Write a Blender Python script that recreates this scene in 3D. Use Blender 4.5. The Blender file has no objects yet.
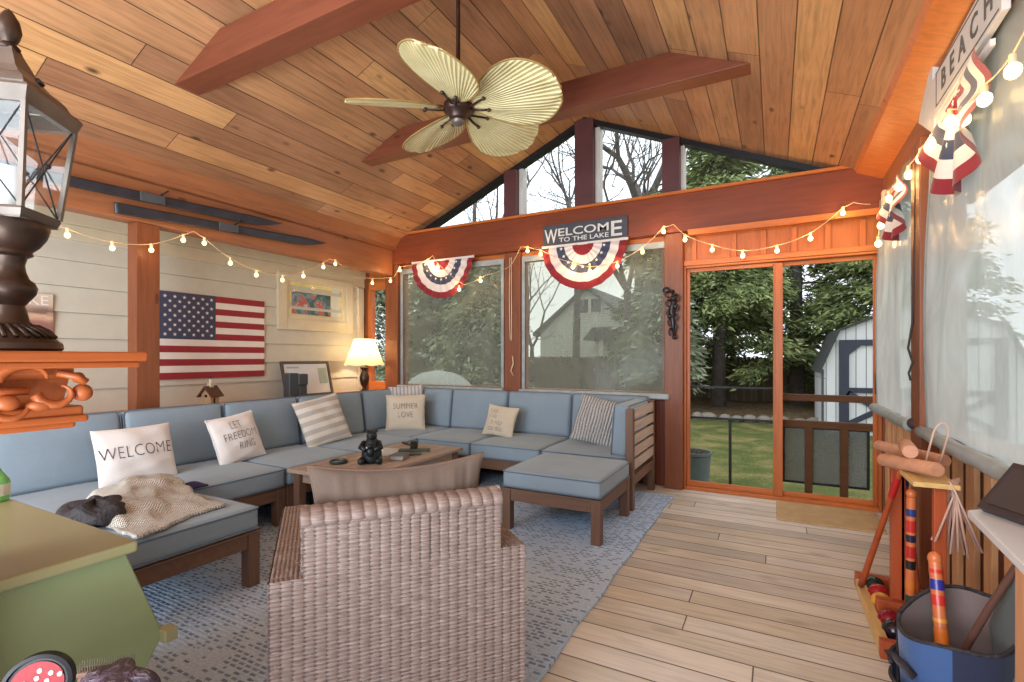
import bpy, bmesh, math, random
from mathutils import Vector, Matrix, Euler
PI = math.pi
scn = bpy.context.scene
col = scn.collection
random.seed(7)

# ------------------------------------------------------------------ materials
class NT:
    def __init__(s, name):
        s.mat = bpy.data.materials.new(name); s.mat.use_nodes = True
        s.t = s.mat.node_tree; s.t.nodes.clear()
        s.out = s.t.nodes.new('ShaderNodeOutputMaterial')
    def node(s, typ, **kw):
        n = s.t.nodes.new(typ)
        for k, v in kw.items(): setattr(n, k, v)
        return n
    def link(s, a, b): s.t.links.new(a, b)
    def put(s, sock, v):
        if isinstance(v, bpy.types.NodeSocket): s.link(v, sock)
        else: sock.default_value = v
    def m(s, op, a, b=None, c=None):
        n = s.node('ShaderNodeMath', operation=op)
        s.put(n.inputs[0], a)
        if b is not None: s.put(n.inputs[1], b)
        if c is not None: s.put(n.inputs[2], c)
        return n.outputs[0]
    def coords(s):
        tc = s.node('ShaderNodeTexCoord'); sp = s.node('ShaderNodeSeparateXYZ')
        s.link(tc.outputs['Object'], sp.inputs[0]); return sp.outputs
    def vec(s, x, y, z=0.0):
        n = s.node('ShaderNodeCombineXYZ')
        for i, v in enumerate((x, y, z)): s.put(n.inputs[i], v)
        return n.outputs[0]
    def objvec(s, sc=(1, 1, 1)):
        tc = s.node('ShaderNodeTexCoord'); mp = s.node('ShaderNodeMapping')
        mp.inputs['Scale'].default_value = sc
        s.link(tc.outputs['Object'], mp.inputs[0]); return mp.outputs[0]
    def noise(s, v, scale=5, detail=3, rough=.55, dist=0.0):
        n = s.node('ShaderNodeTexNoise'); s.put(n.inputs['Vector'], v)
        n.inputs['Scale'].default_value = scale; n.inputs['Detail'].default_value = detail
        n.inputs['Roughness'].default_value = rough; n.inputs['Distortion'].default_value = dist
        return n.outputs[0]
    def white(s, v):
        n = s.node('ShaderNodeTexWhiteNoise', noise_dimensions='3D'); s.put(n.inputs['Vector'], v); return n.outputs[0]
    def ramp(s, f, stops, interp='LINEAR'):
        n = s.node('ShaderNodeValToRGB'); cr = n.color_ramp; cr.interpolation = interp
        while len(cr.elements) < len(stops): cr.elements.new(.5)
        for e, (p, c) in zip(cr.elements, stops):
            e.position = p; e.color = tuple(c) + (1,) if len(c) == 3 else c
        s.put(n.inputs[0], f); return n.outputs[0]
    def mix(s, f, a, b, mode='MIX'):
        n = s.node('ShaderNodeMix', data_type='RGBA', blend_type=mode)
        s.put(n.inputs[0], f)
        for i, v in ((6, a), (7, b)):
            if isinstance(v, tuple) and len(v) == 3: v = v + (1,)
            s.put(n.inputs[i], v)
        return n.outputs[2]
    def bsdf(s, base, rough=.5, metal=0.0, bump=None, bstr=.3, bdist=.004, spec=.5, **kw):
        b = s.node('ShaderNodeBsdfPrincipled')
        if isinstance(base, tuple) and len(base) == 3: base = base + (1,)
        s.put(b.inputs['Base Color'], base); s.put(b.inputs['Roughness'], rough); b.inputs['Metallic'].default_value = metal
        b.inputs['Specular IOR Level'].default_value = spec
        for k, v in kw.items(): s.put(b.inputs[k.replace('_', ' ')], v)
        if bump is not None:
            bn = s.node('ShaderNodeBump'); bn.inputs['Strength'].default_value = bstr; bn.inputs['Distance'].default_value = bdist
            s.link(bump, bn.inputs['Height']); s.link(bn.outputs[0], b.inputs['Normal'])
        s.link(b.outputs[0], s.out.inputs[0]); s.b = b
        return s.mat

def srgb(r, g, b):
    f = lambda c: (c/255/12.92) if c/255 <= .04045 else ((c/255+.055)/1.055)**2.4
    return (f(r), f(g), f(b))
def sh(c, k): return tuple(min(1, x*k) for x in c)

def plain(name, c, rough=.55, metal=0.0, var=.12, vscale=8, bump=.0, bscale=60, spec=.5, **kw):
    n = NT(name); v = n.objvec()
    f = n.noise(v, vscale, 4)
    base = n.ramp(f, [(.3, sh(c, 1-var)), (.7, sh(c, 1+var))])
    bb = n.noise(v, bscale, 3) if bump else None
    return n.bsdf(base, rough, metal, bb, bump, .003, spec, **kw)

def wood(name, c, axis='Z', rough=.5, var=.25, knots=True, scale=1.0, spec=.35):
    """solid timber with grain running along an axis"""
    n = NT(name)
    sc = {'X': (1.2, 14, 14), 'Y': (14, 1.2, 14), 'Z': (14, 14, 1.2)}[axis]
    v = n.objvec(tuple(a*scale for a in sc))
    f = n.noise(v, 2.2, 5, .6, .6)
    base = n.ramp(f, [(.25, sh(c, 1-var)), (.5, c), (.8, sh(c, 1+var*.8))])
    if knots:
        kv = n.objvec({'X': (1, 3, 3), 'Y': (3, 1, 3), 'Z': (3, 3, 1)}[axis])
        vo = n.node('ShaderNodeTexVoronoi'); n.link(kv, vo.inputs['Vector']); vo.inputs['Scale'].default_value = 1.6
        k = n.m('LESS_THAN', vo.outputs['Distance'], .07)
        base = n.mix(n.m('MULTIPLY', k, .6), base, sh(c, .25))
    return n.bsdf(base, rough, 0, f, .15, .002, spec)

def planks(name, across, along, pitch, offset, seglen, stops, gap=.025, grain=.25, knot=.6, rough=.45, bstr=.5, tint=None, kscale=1.3, aoff=0.0, spec=.4, gapc=(.02, .01, .006)):
    n = NT(name); P = n.coords(); ix = {'X': 0, 'Y': 1, 'Z': 2}
    a = n.m('DIVIDE', n.m('SUBTRACT', P[ix[across]], offset), pitch)
    idn = n.m('FLOOR', a); fr = n.m('SUBTRACT', a, idn)
    r0 = n.white(n.vec(idn, 3.3, 1.7))
    l = n.m('ADD', n.m('DIVIDE', n.m('ADD', P[ix[along]], aoff), seglen), n.m('MULTIPLY', r0, 7.0))
    sg = n.m('FLOOR', l); fl = n.m('SUBTRACT', l, sg)
    r1 = n.white(n.vec(idn, sg, 9.1))
    base = n.ramp(r1, stops)
    gv = n.vec(n.m('MULTIPLY', P[ix[along]], 1.3), n.m('MULTIPLY', P[ix[across]], 22.0), n.m('MULTIPLY', r1, 40.0))
    g = n.noise(gv, 2.0, 5, .6, .8)
    base = n.mix(1.0, base, n.ramp(g, [(.25, (1-grain*1.3,)*3), (.55, (1, 1, 1)), (.85, (1+grain*.4,)*3)]), 'MULTIPLY')
    big = n.noise(n.vec(P[0], P[1], n.m('MULTIPLY', r1, 13.0)), 1.6, 3)
    base = n.mix(1.0, base, n.ramp(big, [(.3, (.86, .84, .82)), (.7, (1.1, 1.1, 1.1))]), 'MULTIPLY')
    vo = n.node('ShaderNodeTexVoronoi')
    n.link(n.vec(n.m('MULTIPLY', P[ix[along]], .9), n.m('MULTIPLY', P[ix[across]], 1.9), n.m('MULTIPLY', r1, 9.0)), vo.inputs['Vector'])
    vo.inputs['Scale'].default_value = kscale*2
    kd = n.ramp(vo.outputs['Distance'], [(.05, (1, 1, 1)), (.15, (0, 0, 0))])
    km = n.m('MULTIPLY', kd, knot)
    base = n.mix(km, base, sh(stops[0][1], .22))
    ga = n.m('LESS_THAN', n.m('MINIMUM', fr, n.m('SUBTRACT', 1.0, fr)), gap)
    gb = n.m('LESS_THAN', n.m('MINIMUM', fl, n.m('SUBTRACT', 1.0, fl)), gap*pitch/seglen*.8)
    gm = n.m('MAXIMUM', ga, gb)
    base = n.mix(n.m('MULTIPLY', gm, .85), base, gapc)
    h = n.m('SUBTRACT', n.m('MULTIPLY', g, .15), gm)
    return n.bsdf(base, rough, 0, h, bstr, .004, spec)

def emit(name, c, s):
    n = NT(name); e = n.node('ShaderNodeEmission'); e.inputs[0].default_value = c + (1,); e.inputs[1].default_value = s
    n.link(e.outputs[0], n.out.inputs[0]); return n.mat

def film(name, tint, haze, hazec, rough=.12, gl=.10, bump=0.0, trans=.5):
    """clear vinyl: see-through tinted, with a dusty haze and a soft shine"""
    n = NT(name)
    t = n.node('ShaderNodeBsdfTransparent'); t.inputs[0].default_value = tint + (1,)
    d = n.node('ShaderNodeBsdfDiffuse'); d.inputs[0].default_value = hazec + (1,)
    tl = n.node('ShaderNodeBsdfTranslucent'); tl.inputs[0].default_value = hazec + (1,)
    g = n.node('ShaderNodeBsdfGlossy'); g.inputs[0].default_value = (.9, .95, .95, 1); g.inputs['Roughness'].default_value = rough
    dm = n.node('ShaderNodeMixShader'); dm.inputs[0].default_value = trans; n.link(d.outputs[0], dm.inputs[1]); n.link(tl.outputs[0], dm.inputs[2])
    v = n.objvec((1, 1, .5)); f = n.noise(v, 3, 4, .6, 1.5)
    m1 = n.node('ShaderNodeMixShader'); n.link(n.ramp(f, [(.3, (haze*.8,)*3), (.7, (min(1, haze*1.2),)*3)]), m1.inputs[0])
    n.link(t.outputs[0], m1.inputs[1]); n.link(dm.outputs[0], m1.inputs[2])
    m2 = n.node('ShaderNodeMixShader'); m2.inputs[0].default_value = gl
    n.link(m1.outputs[0], m2.inputs[1]); n.link(g.outputs[0], m2.inputs[2])
    if bump:
        bn = n.node('ShaderNodeBump'); bn.inputs['Strength'].default_value = bump; bn.inputs['Distance'].default_value = .02
        n.link(n.noise(n.objvec((2, 2, .7)), 3, 3, .5, 1), bn.inputs['Height']); n.link(bn.outputs[0], g.inputs['Normal'])
    n.link(m2.outputs[0], n.out.inputs[0]); return n.mat

# ------------------------------------------------------------------ mesh builder
class MB:
    def __init__(s): s.v = []; s.f = []; s.mi = []
    def add(s, vs, fs, mi=0, M=None):
        o = len(s.v)
        s.v += [tuple(M @ Vector(p)) if M is not None else tuple(p) for p in vs]
        s.f += [tuple(i+o for i in f) for f in fs]; s.mi += [mi]*len(fs); return s
    def box(s, x0, x1, y0, y1, z0, z1, mi=0, M=None):
        vs = [(x, y, z) for z in (z0, z1) for y in (y0, y1) for x in (x0, x1)]
        return s.add(vs, [(0, 2, 3, 1), (4, 5, 7, 6), (0, 1, 5, 4), (2, 6, 7, 3), (0, 4, 6, 2), (1, 3, 7, 5)], mi, M)
    def frame(s, ax, t0, t1, a0, a1, b0, b1, wa0, wa1, wb0, wb1, mi=0):
        """rectangular frame with butt joints in the plane across ax"""
        B = {'X': lambda p, q, r, t: s.box(t0, t1, p, q, r, t, mi), 'Y': lambda p, q, r, t: s.box(p, q, t0, t1, r, t, mi), 'Z': lambda p, q, r, t: s.box(p, q, r, t, t0, t1, mi)}[ax]
        B(a0, a0+wa0, b0, b1); B(a1-wa1, a1, b0, b1); B(a0+wa0, a1-wa1, b0, b0+wb0); B(a0+wa0, a1-wa1, b1-wb1, b1)
        return s
    def prism(s, poly, a, b, axis='X', mi=0, M=None):
        """polygon (2 coords in the remaining axes) swept from a to b along axis"""
        n = len(poly)
        def P(t, p):
            return {'X': (t, p[0], p[1]), 'Y': (p[0], t, p[1]), 'Z': (p[0], p[1], t)}[axis]
        vs = [P(a, p) for p in poly] + [P(b, p) for p in poly]
        fs = [tuple(range(n)), tuple(range(2*n-1, n-1, -1))] + [(i, i+n, (i+1) % n+n, (i+1) % n) for i in range(n)]
        return s.add(vs, fs, mi, M)
    def tube(s, pts, r, n=8, mi=0, closed=False, cap=True, flat=1.0, M=None):
        pts = [Vector(p) for p in pts]; N = len(pts); vs = []; fs = []
        prev = None
        for i, p in enumerate(pts):
            if closed: d = pts[(i+1) % N]-pts[i-1]
            else: d = pts[min(i+1, N-1)]-pts[max(i-1, 0)]
            if d.length < 1e-9: d = Vector((0, 0, 1))
            d.normalize()
            if prev is None:
                up = Vector((0, 0, 1)) if abs(d.z) < .9 else Vector((1, 0, 0))
                a = d.cross(up).normalized()
            else:
                a = (prev-d*prev.dot(d))
                a = a.normalized() if a.length > 1e-6 else d.cross(Vector((0, 0, 1))).normalized()
            prev = a; b = d.cross(a)
            rr = r[i] if isinstance(r, (list, tuple)) else r
            for k in range(n):
                t = 2*PI*k/n; vs.append(p+a*(rr*math.cos(t))+b*(rr*flat*math.sin(t)))
        R = N if closed else N-1
        for i in range(R):
            j = (i+1) % N
            for k in range(n): fs.append((i*n+k, i*n+(k+1) % n, j*n+(k+1) % n, j*n+k))
        if cap and not closed:
            fs.append(tuple(range(n-1, -1, -1))); fs.append(tuple(range((N-1)*n, N*n)))
        return s.add(vs, fs, mi, M)
    def lathe(s, prof, n=24, mi=0, M=None, cap=True, power=None):
        vs = []; fs = []
        for r, z in prof:
            for k in range(n):
                t = 2*PI*k/n; vs.append((r*math.cos(t), r*math.sin(t), z))
        for i in range(len(prof)-1):
            for k in range(n): fs.append((i*n+k, i*n+(k+1) % n, (i+1)*n+(k+1) % n, (i+1)*n+k))
        if cap:
            fs.append(tuple(range(n-1, -1, -1))); fs.append(tuple(range((len(prof)-1)*n, len(prof)*n)))
        return s.add(vs, fs, mi, M)
    def ball(s, c, r, n=10, mi=0, sc=(1, 1, 1), M=None):
        prof = [(r*math.sin(PI*(i+.001)/n*(1-.0002)), -r*math.cos(PI*i/n)) for i in range(n+1)]
        T = Matrix.Translation(c) @ Matrix.Diagonal(sc+(1,))
        return s.lathe(prof, n*2-4 if n > 5 else 8, mi, (M @ T) if M is not None else T, cap=True)
    def grid(s, fn, nu, nv, mi=0, M=None, closeu=False):
        vs = [fn(i/(nu), j/(nv)) for j in range(nv+1) for i in range(nu+(0 if closeu else 1))]
        w = nu if closeu else nu+1
        fs = []
        for j in range(nv):
            for i in range(nu):
                i2 = (i+1) % w
                fs.append((j*w+i, j*w+i2, (j+1)*w+i2, (j+1)*w+i))
        return s.add(vs, fs, mi, M)
    def build(s, name, mats, parent=None, world=False, smooth=None, bevel=0, seg=2, label=None, sub=0, solid=0):
        vs = s.v
        if world and parent is not None:
            inv = parent_matrix(parent).inverted(); vs = [tuple(inv @ Vector(p)) for p in vs]
        me = bpy.data.meshes.new(name); me.from_pydata(vs, [], s.f)
        for m_ in (mats if isinstance(mats, (list, tuple)) else [mats]): me.materials.append(m_)
        me.polygons.foreach_set('material_index', s.mi)
        bm = bmesh.new(); bm.from_mesh(me); bmesh.ops.recalc_face_normals(bm, faces=bm.faces); bm.to_mesh(me); bm.free()
        if smooth is not None:
            me.polygons.foreach_set('use_smooth', [True]*len(me.polygons))
            if smooth < 180: me.set_sharp_from_angle(angle=math.radians(smooth))
        me.update()
        o = bpy.data.objects.new(name, me); col.objects.link(o)
        if parent is not None: o.parent = parent
        if bevel:
            b = o.modifiers.new('b', 'BEVEL'); b.width = bevel; b.segments = seg; b.limit_method = 'ANGLE'; b.angle_limit = math.radians(40)
        if sub:
            b = o.modifiers.new('s', 'SUBSURF'); b.levels = sub; b.render_levels = sub
        if solid:
            b = o.modifiers.new('t', 'SOLIDIFY'); b.thickness = solid; b.offset = 0
        if label: o['label'] = label
        return o

def parent_matrix(o):
    M = Matrix.LocRotScale(o.location, o.rotation_euler, o.scale)
    return parent_matrix(o.parent) @ M if o.parent else M

def tag(o, label, cat, group=None, kind=None):
    o['label'] = label; o['category'] = cat
    if group: o['group'] = group
    if kind: o['kind'] = kind
    return o
def thing(name, label, cat, loc=(0, 0, 0), rot=0, group=None):
    o = bpy.data.objects.new(name, None); col.objects.link(o); o.empty_display_size = .1
    o.location = loc; o.rotation_euler = rot if isinstance(rot, tuple) else (0, 0, rot)
    return tag(o, label, cat, group)
def struct(name, mb, mats, label=None, **kw):
    o = mb.build(name, mats, **kw); o['kind'] = 'structure'
    if label: o['label'] = label
    return o
def sroot(name, label=None):
    o = bpy.data.objects.new(name, None); col.objects.link(o); o['kind'] = 'structure'
    if label: o['label'] = label
    return o
def copy_tree(o, parent=None):
    c = o.copy(); col.objects.link(c)
    if parent is not None: c.parent = parent
    for ch in list(o.children): copy_tree(ch, c)
    return c

def text_mesh(s, size, ext=.001, off=0.0, spacing=1.0, align='CENTER', shear=0.0):
    cu = bpy.data.curves.new('t', 'FONT'); cu.body = s; cu.size = size; cu.extrude = ext; cu.offset = off
    cu.space_character = spacing; cu.align_x = align; cu.align_y = 'CENTER'; cu.shear = shear; cu.resolution_u = 3
    o = bpy.data.objects.new('t', cu); col.objects.link(o)
    dg = bpy.context.evaluated_depsgraph_get(); dg.update()
    me = bpy.data.meshes.new_from_object(o.evaluated_get(dg))
    vs = [tuple(v.co) for v in me.vertices]; fs = [tuple(p.vertices) for p in me.polygons]
    bpy.data.objects.remove(o); bpy.data.curves.remove(cu); bpy.data.meshes.remove(me)
    return vs, fs

def text_fit(s, x0, x1, z0, z1, off=0.0, ext=.002):
    vs, fs = text_mesh(s, 1.0, 0.0, off, 1.0)
    ax = [v[0] for v in vs]; az = [v[1] for v in vs]
    kx = (x1-x0)/(max(ax)-min(ax)); kz = (z1-z0)/(max(az)-min(az))
    return [(x0+(v[0]-min(ax))*kx, z0+(v[1]-min(az))*kz, 0) for v in vs], fs

# ---- camera
TH = math.atan(263/493)
cam = bpy.data.cameras.new('Camera'); co = bpy.data.objects.new('Camera', cam); col.objects.link(co)
co.location = (0, 0, 1.25); co.rotation_euler = (PI/2, 0, TH)
cam.sensor_fit = 'HORIZONTAL'; cam.sensor_width = 36; cam.lens = 493/1024*36; cam.shift_y = 16/1024; cam.clip_start = .05; cam.clip_end = 200
scn.camera = co
scn.view_settings.view_transform = 'Standard'; scn.view_settings.look = 'None'; scn.view_settings.gamma = 1
scn.view_settings.use_curve_mapping = False
scn.view_settings.exposure = 0.0

# ---- shared materials
CEDAR = srgb(190, 90, 38)
M = {}
M['beam'] = wood('beam_cedar', srgb(124, 60, 34), 'X', .42)
M['beamY'] = wood('beam_cedar_y', srgb(152, 96, 62), 'Y', .42)
M['post'] = wood('post_cedar', srgb(126, 72, 44), 'Z', .42)
M['orange'] = wood('trim_orange', srgb(190, 108, 52), 'X', .38)
M['orangeZ'] = wood('trim_orange_z', srgb(178, 98, 46), 'Z', .38)
M['maroon'] = plain('maroon_paint', srgb(92, 52, 54), .5)
M['white'] = plain('white_paint', srgb(215, 212, 205), .5, var=.04)
M['cream'] = plain('cream_trim', srgb(205, 193, 165), .55, var=.04)
M['siding'] = plain('beige_siding', srgb(196, 190, 174), .6, var=.04)
M['teak'] = wood('teak', srgb(110, 82, 66), 'Z', .55, knots=False)
M['teakX'] = wood('teak_x', srgb(110, 82, 66), 'X', .55, knots=False)
M['teakY'] = wood('teak_y', srgb(118, 84, 64), 'Y', .55, knots=False)
M['slat'] = wood('grey_teak', srgb(186, 164, 146), 'Y', .6, knots=False)
M['black'] = plain('black_metal', (.012, .012, .014), .45, .3, bump=.0)
M['dark'] = plain('dark_bronze', srgb(70, 56, 48), .38, .75, var=.35, vscale=12)
M['steel'] = plain('steel', (.5, .5, .5), .3, 1)

def fabric(name, c, bump=.35, bscale=260, var=.06, rough=.9):
    n = NT(name); v = n.objvec()
    f = n.noise(v, 5, 4); w = n.noise(v, bscale, 2); big = n.noise(v, 7, 3, .5, .6)
    base = n.ramp(f, [(.3, sh(c, 1-var)), (.7, sh(c, 1+var))])
    base = n.mix(.25, base, n.ramp(w, [(.3, sh(c, .75)), (.7, sh(c, 1.2))]))
    h = n.m('ADD', n.m('MULTIPLY', w, .12), big)
    return n.bsdf(base, rough, 0, h, bump, .012, .2, Sheen_Weight=.2)
M['blue'] = fabric('blue_grey_canvas', srgb(134, 150, 162))
M['piping'] = fabric('piping', srgb(96, 112, 130))
M['wht'] = fabric('white_canvas', srgb(224, 218, 214), .25)
M['oat'] = fabric('oatmeal_canvas', srgb(200, 188, 168), .3)
M['ink'] = plain('print_ink', srgb(62, 60, 66), .8)
# ================================================================== SETTING
W = 4.93; RX = .75; LX = -4.27; SX = -4.9; YB = -2.6
AX = -1.76; AZ = 3.76; SL = .43
def cz(x): return AZ-SL*abs(x-AX)

ceil_stops = [(0, srgb(146, 102, 74)), (.2, srgb(172, 122, 86)), (.4, srgb(192, 142, 98)), (.6, srgb(156, 110, 80)), (.8, srgb(182, 130, 90)), (1, srgb(204, 154, 102))]
M['ceil'] = planks('cedar_ceiling', 'X', 'Y', .178, -3.285, 2.3, ceil_stops, gap=.018, grain=.32, knot=.9, rough=.42, kscale=1.6)
floor_stops = [(0, srgb(188, 182, 172)), (.3, srgb(212, 206, 194)), (.6, srgb(202, 192, 172)), (1, srgb(222, 216, 206))]
M['deck'] = planks('deck_boards', 'Y', 'X', .142, 2.359, 2.7, floor_stops, gap=.026, grain=.2, knot=.3, rough=.5, kscale=1.0, spec=.3, gapc=(.05, .02, .012))

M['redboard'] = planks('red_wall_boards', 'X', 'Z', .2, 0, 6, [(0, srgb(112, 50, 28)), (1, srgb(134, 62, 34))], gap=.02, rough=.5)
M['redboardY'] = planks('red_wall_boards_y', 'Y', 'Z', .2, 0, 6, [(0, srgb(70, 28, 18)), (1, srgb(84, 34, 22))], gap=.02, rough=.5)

fl = MB().box(SX-.2, RX+.15, YB, W+.12, -.12, 0)
struct('floor', fl, M['deck'], 'weathered tan deck boards')
for nm, sx in (('ceiling_left', -1), ('ceiling_right', 1)):
    xe = AX-3.3 if sx < 0 else AX+3.1
    pts = [(AX, AZ), (xe, cz(xe)), (xe, cz(xe)+.06), (AX, AZ+.06)]
    c = MB().prism(pts, YB, W+.10, 'Y')
    struct(nm, c, M['ceil'], 'sloping cedar plank ceiling')

# tie beams with sloping ends
for k, (y0, y1, z0) in enumerate(((1.80, 1.96, 3.03), (3.37, 3.51, 3.06))):
    x0 = AX-(AZ-z0)/SL; x1 = AX+(AZ-z0)/SL; h = .21; d = h/SL
    b = MB().prism([(x0, z0), (x1, z0), (x1-d, z0+h), (x0+d, z0+h)], y0, y1, 'Y')
    struct('trim_%d' % (k+1), b, wood('tie_beam%d' % k, srgb(116, 62, 42), 'X', .4), 'cedar tie beam crossing under the peak', bevel=.004)
# far beam (gable plate)
struct('trim_3', MB().box(LX-.6, RX+.12, W-.13, W+.06, 2.42, 2.775), M['beam'], 'long cedar beam over the far windows', bevel=.008)
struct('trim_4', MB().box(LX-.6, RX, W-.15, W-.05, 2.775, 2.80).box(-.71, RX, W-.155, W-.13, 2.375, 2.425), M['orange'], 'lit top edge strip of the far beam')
# left beam
struct('trim_5', MB().box(LX-.15, LX, YB, W-.13, 2.28, 2.60), M['beamY'], 'left wall cedar beam that carries the skis', bevel=.008)
struct('trim_6', MB().box(LX-.17, LX+.05, YB, W-.13, 2.60, 2.64).prism([(LX+.05, 2.64), (LX+.13, cz(LX+.13)), (LX-.1, cz(LX-.1)), (LX-.1, 2.6)], YB, W-.13, 'Y'), M['beamY'], 'cedar moulding over the left beam')
# right beam + eave strip
struct('trim_7', MB().box(RX, RX+.14, YB, W-.0, 2.44, 2.72), M['beamY'], 'right wall cedar beam', bevel=.008)
struct('trim_8', MB().prism([(.56, cz(.56)-.001), (.58, cz(.56)-.035), (RX+.02, cz(RX)-.035), (RX+.02, cz(RX))], YB, W-.13, 'Y'), M['orange'], 'orange trim board along the right eave')
# posts of the far wall
pw = sroot('wall_far', 'far wall of cedar posts and boards')
def postf(x0, x1, y0=W-.07, y1=W+.06, z1=2.42, mat='post', lab=None):
    MB().box(x0, x1, y0, y1, 0, z1).build('post', M[mat], pw, bevel=.006, label=lab)
postf(-4.42, -4.215, W-.11, W+.06); postf(-2.69, -2.49); postf(-.93, -.762, W-.10)
postf(-4.99, -4.80, W, W+.1)
MB().box(-4.42, -.93, W, W+.06, 0, .86).build('lower_boards', M['redboard'], pw)
MB().box(-4.2, -2.69, W-.02, W+.06, 2.31, 2.42).box(-2.49, -.93, W-.02, W+.06, 2.31, 2.42).build('header_board', M['orange'], pw)
MB().box(-4.2, -2.69, W-.03, W+.08, .86, .905).box(-2.49, -.93, W-.03, W+.08, .86, .905).build('window_sill', M['orange'], pw)
g = MB()
for a, b in ((-4.215, -4.17), (-2.735, -2.69), (-2.49, -2.445), (-.975, -.93)): g.box(a, b, W-.005, W+.05, .9, 2.32)
g.build('window_casing', M['orangeZ'], pw)
# panel over the sliding door
MB().box(-.76, RX, W-.02, W+.05, 2.106, 2.42).build('header_panel', M['orangeZ'], pw)
g = MB()
for px in (-.67, -.33, -.09, .145, .39, .63): g.box(px-.022, px+.022, W-.045, W-.02, 2.156, 2.374)
g.build('batten', M['orangeZ'], pw, bevel=.003)
MB().box(-.76, RX, W-.06, W-.02, 2.106, 2.155).build('head_casing', M['orange'], pw, bevel=.004)
MB().box(.76, RX+.12, W-.06, W+.06, 0, 2.42).build('post', M['post'], pw, bevel=.005)
# narrow corner window at the end of the alcove
nw = sroot('window_1', 'narrow corner window with cedar frame')
MB().box(-4.78, -4.42, W-.03, W+.05, .80, .93).box(-4.78, -4.42, W-.03, W+.05, 2.14, 2.24).build('rail', M['orange'], nw, bevel=.004)
MB().box(-4.79, -4.735, W-.03, W+.05, .93, 2.14).box(-4.445, -4.42, W-.03, W+.05, .93, 2.14).build('stile', M['orangeZ'], nw, bevel=.004)
MB().box(-4.795, -4.425, W, W+.045, 0, .80).box(-4.795, -4.425, W, W+.045, 2.24, 2.6).build('infill_board', M['orange'], nw)

# gable
gb = sroot('window_2', 'gable window of five panes under the peak')
g = MB()
for a, b in ((-2.71, -2.55), (-1.86, -1.655), (-.965, -.80)):
    zc = min(cz(a), cz(b)) if (a-AX)*(b-AX) > 0 else AZ-.03
    g.box(a, b, W-.05, W+.12, 2.775, zc)
g.build('mullion_post', M['maroon'], gb, bevel=.004, label='maroon painted post')
g = MB()
for a, b in ((-2.55, -2.50), (-1.655, -1.605), (-.80, -.765)):
    g.box(a, b, W+.02, W+.12, 2.775, min(cz(a), cz(b))-.05)
g.build('jamb', M['white'], gb, label='white jamb strip')
for sx in (-1, 1):
    xe = AX+sx*2.33
    MB().prism([(AX, AZ), (xe, cz(xe)), (xe, cz(xe)-.055), (AX, AZ-.055)], W-.02, W+.08, 'Y').build('rake_trim', M['black'], gb, label='black rake strip')
def glassmat(name='window_glass', gl=.012):
    n = NT(name); t = n.node('ShaderNodeBsdfTransparent'); t.inputs[0].default_value = (.97, .985, .98, 1)
    g_ = n.node('ShaderNodeBsdfGlossy'); g_.inputs['Roughness'].default_value = .02
    m_ = n.node('ShaderNodeMixShader'); m_.inputs[0].default_value = gl
    n.link(t.outputs[0], m_.inputs[1]); n.link(g_.outputs[0], m_.inputs[2]); n.link(m_.outputs[0], n.out.inputs[0]); return n.mat
M['glass'] = glassmat()
def screenmat(name, k=.8):
    n = NT(name); t = n.node('ShaderNodeBsdfTransparent'); t.inputs[0].default_value = (k, k, k, 1)
    n.link(t.outputs[0], n.out.inputs[0]); return n.mat
for pts in ([(-3.9, 2.78), (-2.71, 2.78), (-2.71, cz(-2.71)-.05), (-3.9, cz(-3.9)-.05)],
            [(-2.5, 2.78), (-1.86, 2.78), (-1.86, cz(-1.86)-.05), (-2.5, cz(-2.5)-.05)],
            [(-1.6, 2.78), (-.965, 2.78), (-.965, cz(-.965)-.05), (-1.6, cz(-1.6)-.05)],
            [(-.765, 2.78), (.42, 2.78), (.42, cz(.42)-.05), (-.765, cz(-.765)-.05)]):
    MB().prism(pts, W+.05, W+.056, 'Y').build('pane', M['glass'], gb)

# right wall
rw = sroot('wall_right', 'right wall of cedar posts over a batten half wall')
for y0, y1 in ((3.37, 3.56), (1.15, 1.30), (-1.1, -.95)):
    MB().box(RX-.065, RX+.13, y0, y1, .0, 2.44).build('post', M['post'], rw, bevel=.006)
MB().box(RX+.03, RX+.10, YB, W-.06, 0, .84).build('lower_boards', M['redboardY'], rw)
MB().box(RX-.01, RX+.13, YB, W-.06, .84, .88).build('sill', M['beamY'], rw, bevel=.004)
y = 4.72; lst = []
while y > -1: lst.append(y); y -= .205
for i, y in enumerate(lst):
    w_ = .075 if i % 3 else .095
    MB().box(RX+.008, RX+.03, y-w_/2-.01, y+w_/2, 0, .84).build('batten', wood('batten_cedar', srgb(204, 150, 104), 'Z', .5) if i == 0 else bpy.data.materials['batten_cedar'], rw, bevel=.003)
MB().box(RX-.0, RX+.04, W-.5, W-.06, 0, 2.44).build('corner_board', M['post'], rw) if False else None

# left wall : siding in an alcove behind posts
wl = sroot('wall_left', 'beige clapboard house wall behind the left posts')
g = MB(); z = .38
while z < 2.2:
    g.prism([(SX-.012, z), (SX+.026, z), (SX+.002, z+.2025), (SX-.012, z+.203)], YB, W-.03, 'Y'); z += .2035
g.build('clapboards', M['siding'], wl)
MB().box(SX-.06, SX-.012, YB, W, 0, 2.62).build('sheathing', M['siding'], wl)
MB().box(SX-.01, SX+.03, YB, W-.01, 2.17, 2.29).box(SX-.01, SX+.05, YB, W-.01, 2.29, 2.50).box(SX-.01, LX-.15, YB, W-.01, 2.50, 2.53).build('frieze_board', M['cream'], wl, bevel=.006)
MB().box(SX, SX+.04, 4.80, 4.90, .8, 2.165).build('corner_board', M['cream'], wl, bevel=.004)
for y0 in (-.2, 1.955): MB().box(LX-.13, LX, y0, y0+.165, 0, 2.28).build('post', M['post'], wl, bevel=.006)
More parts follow.
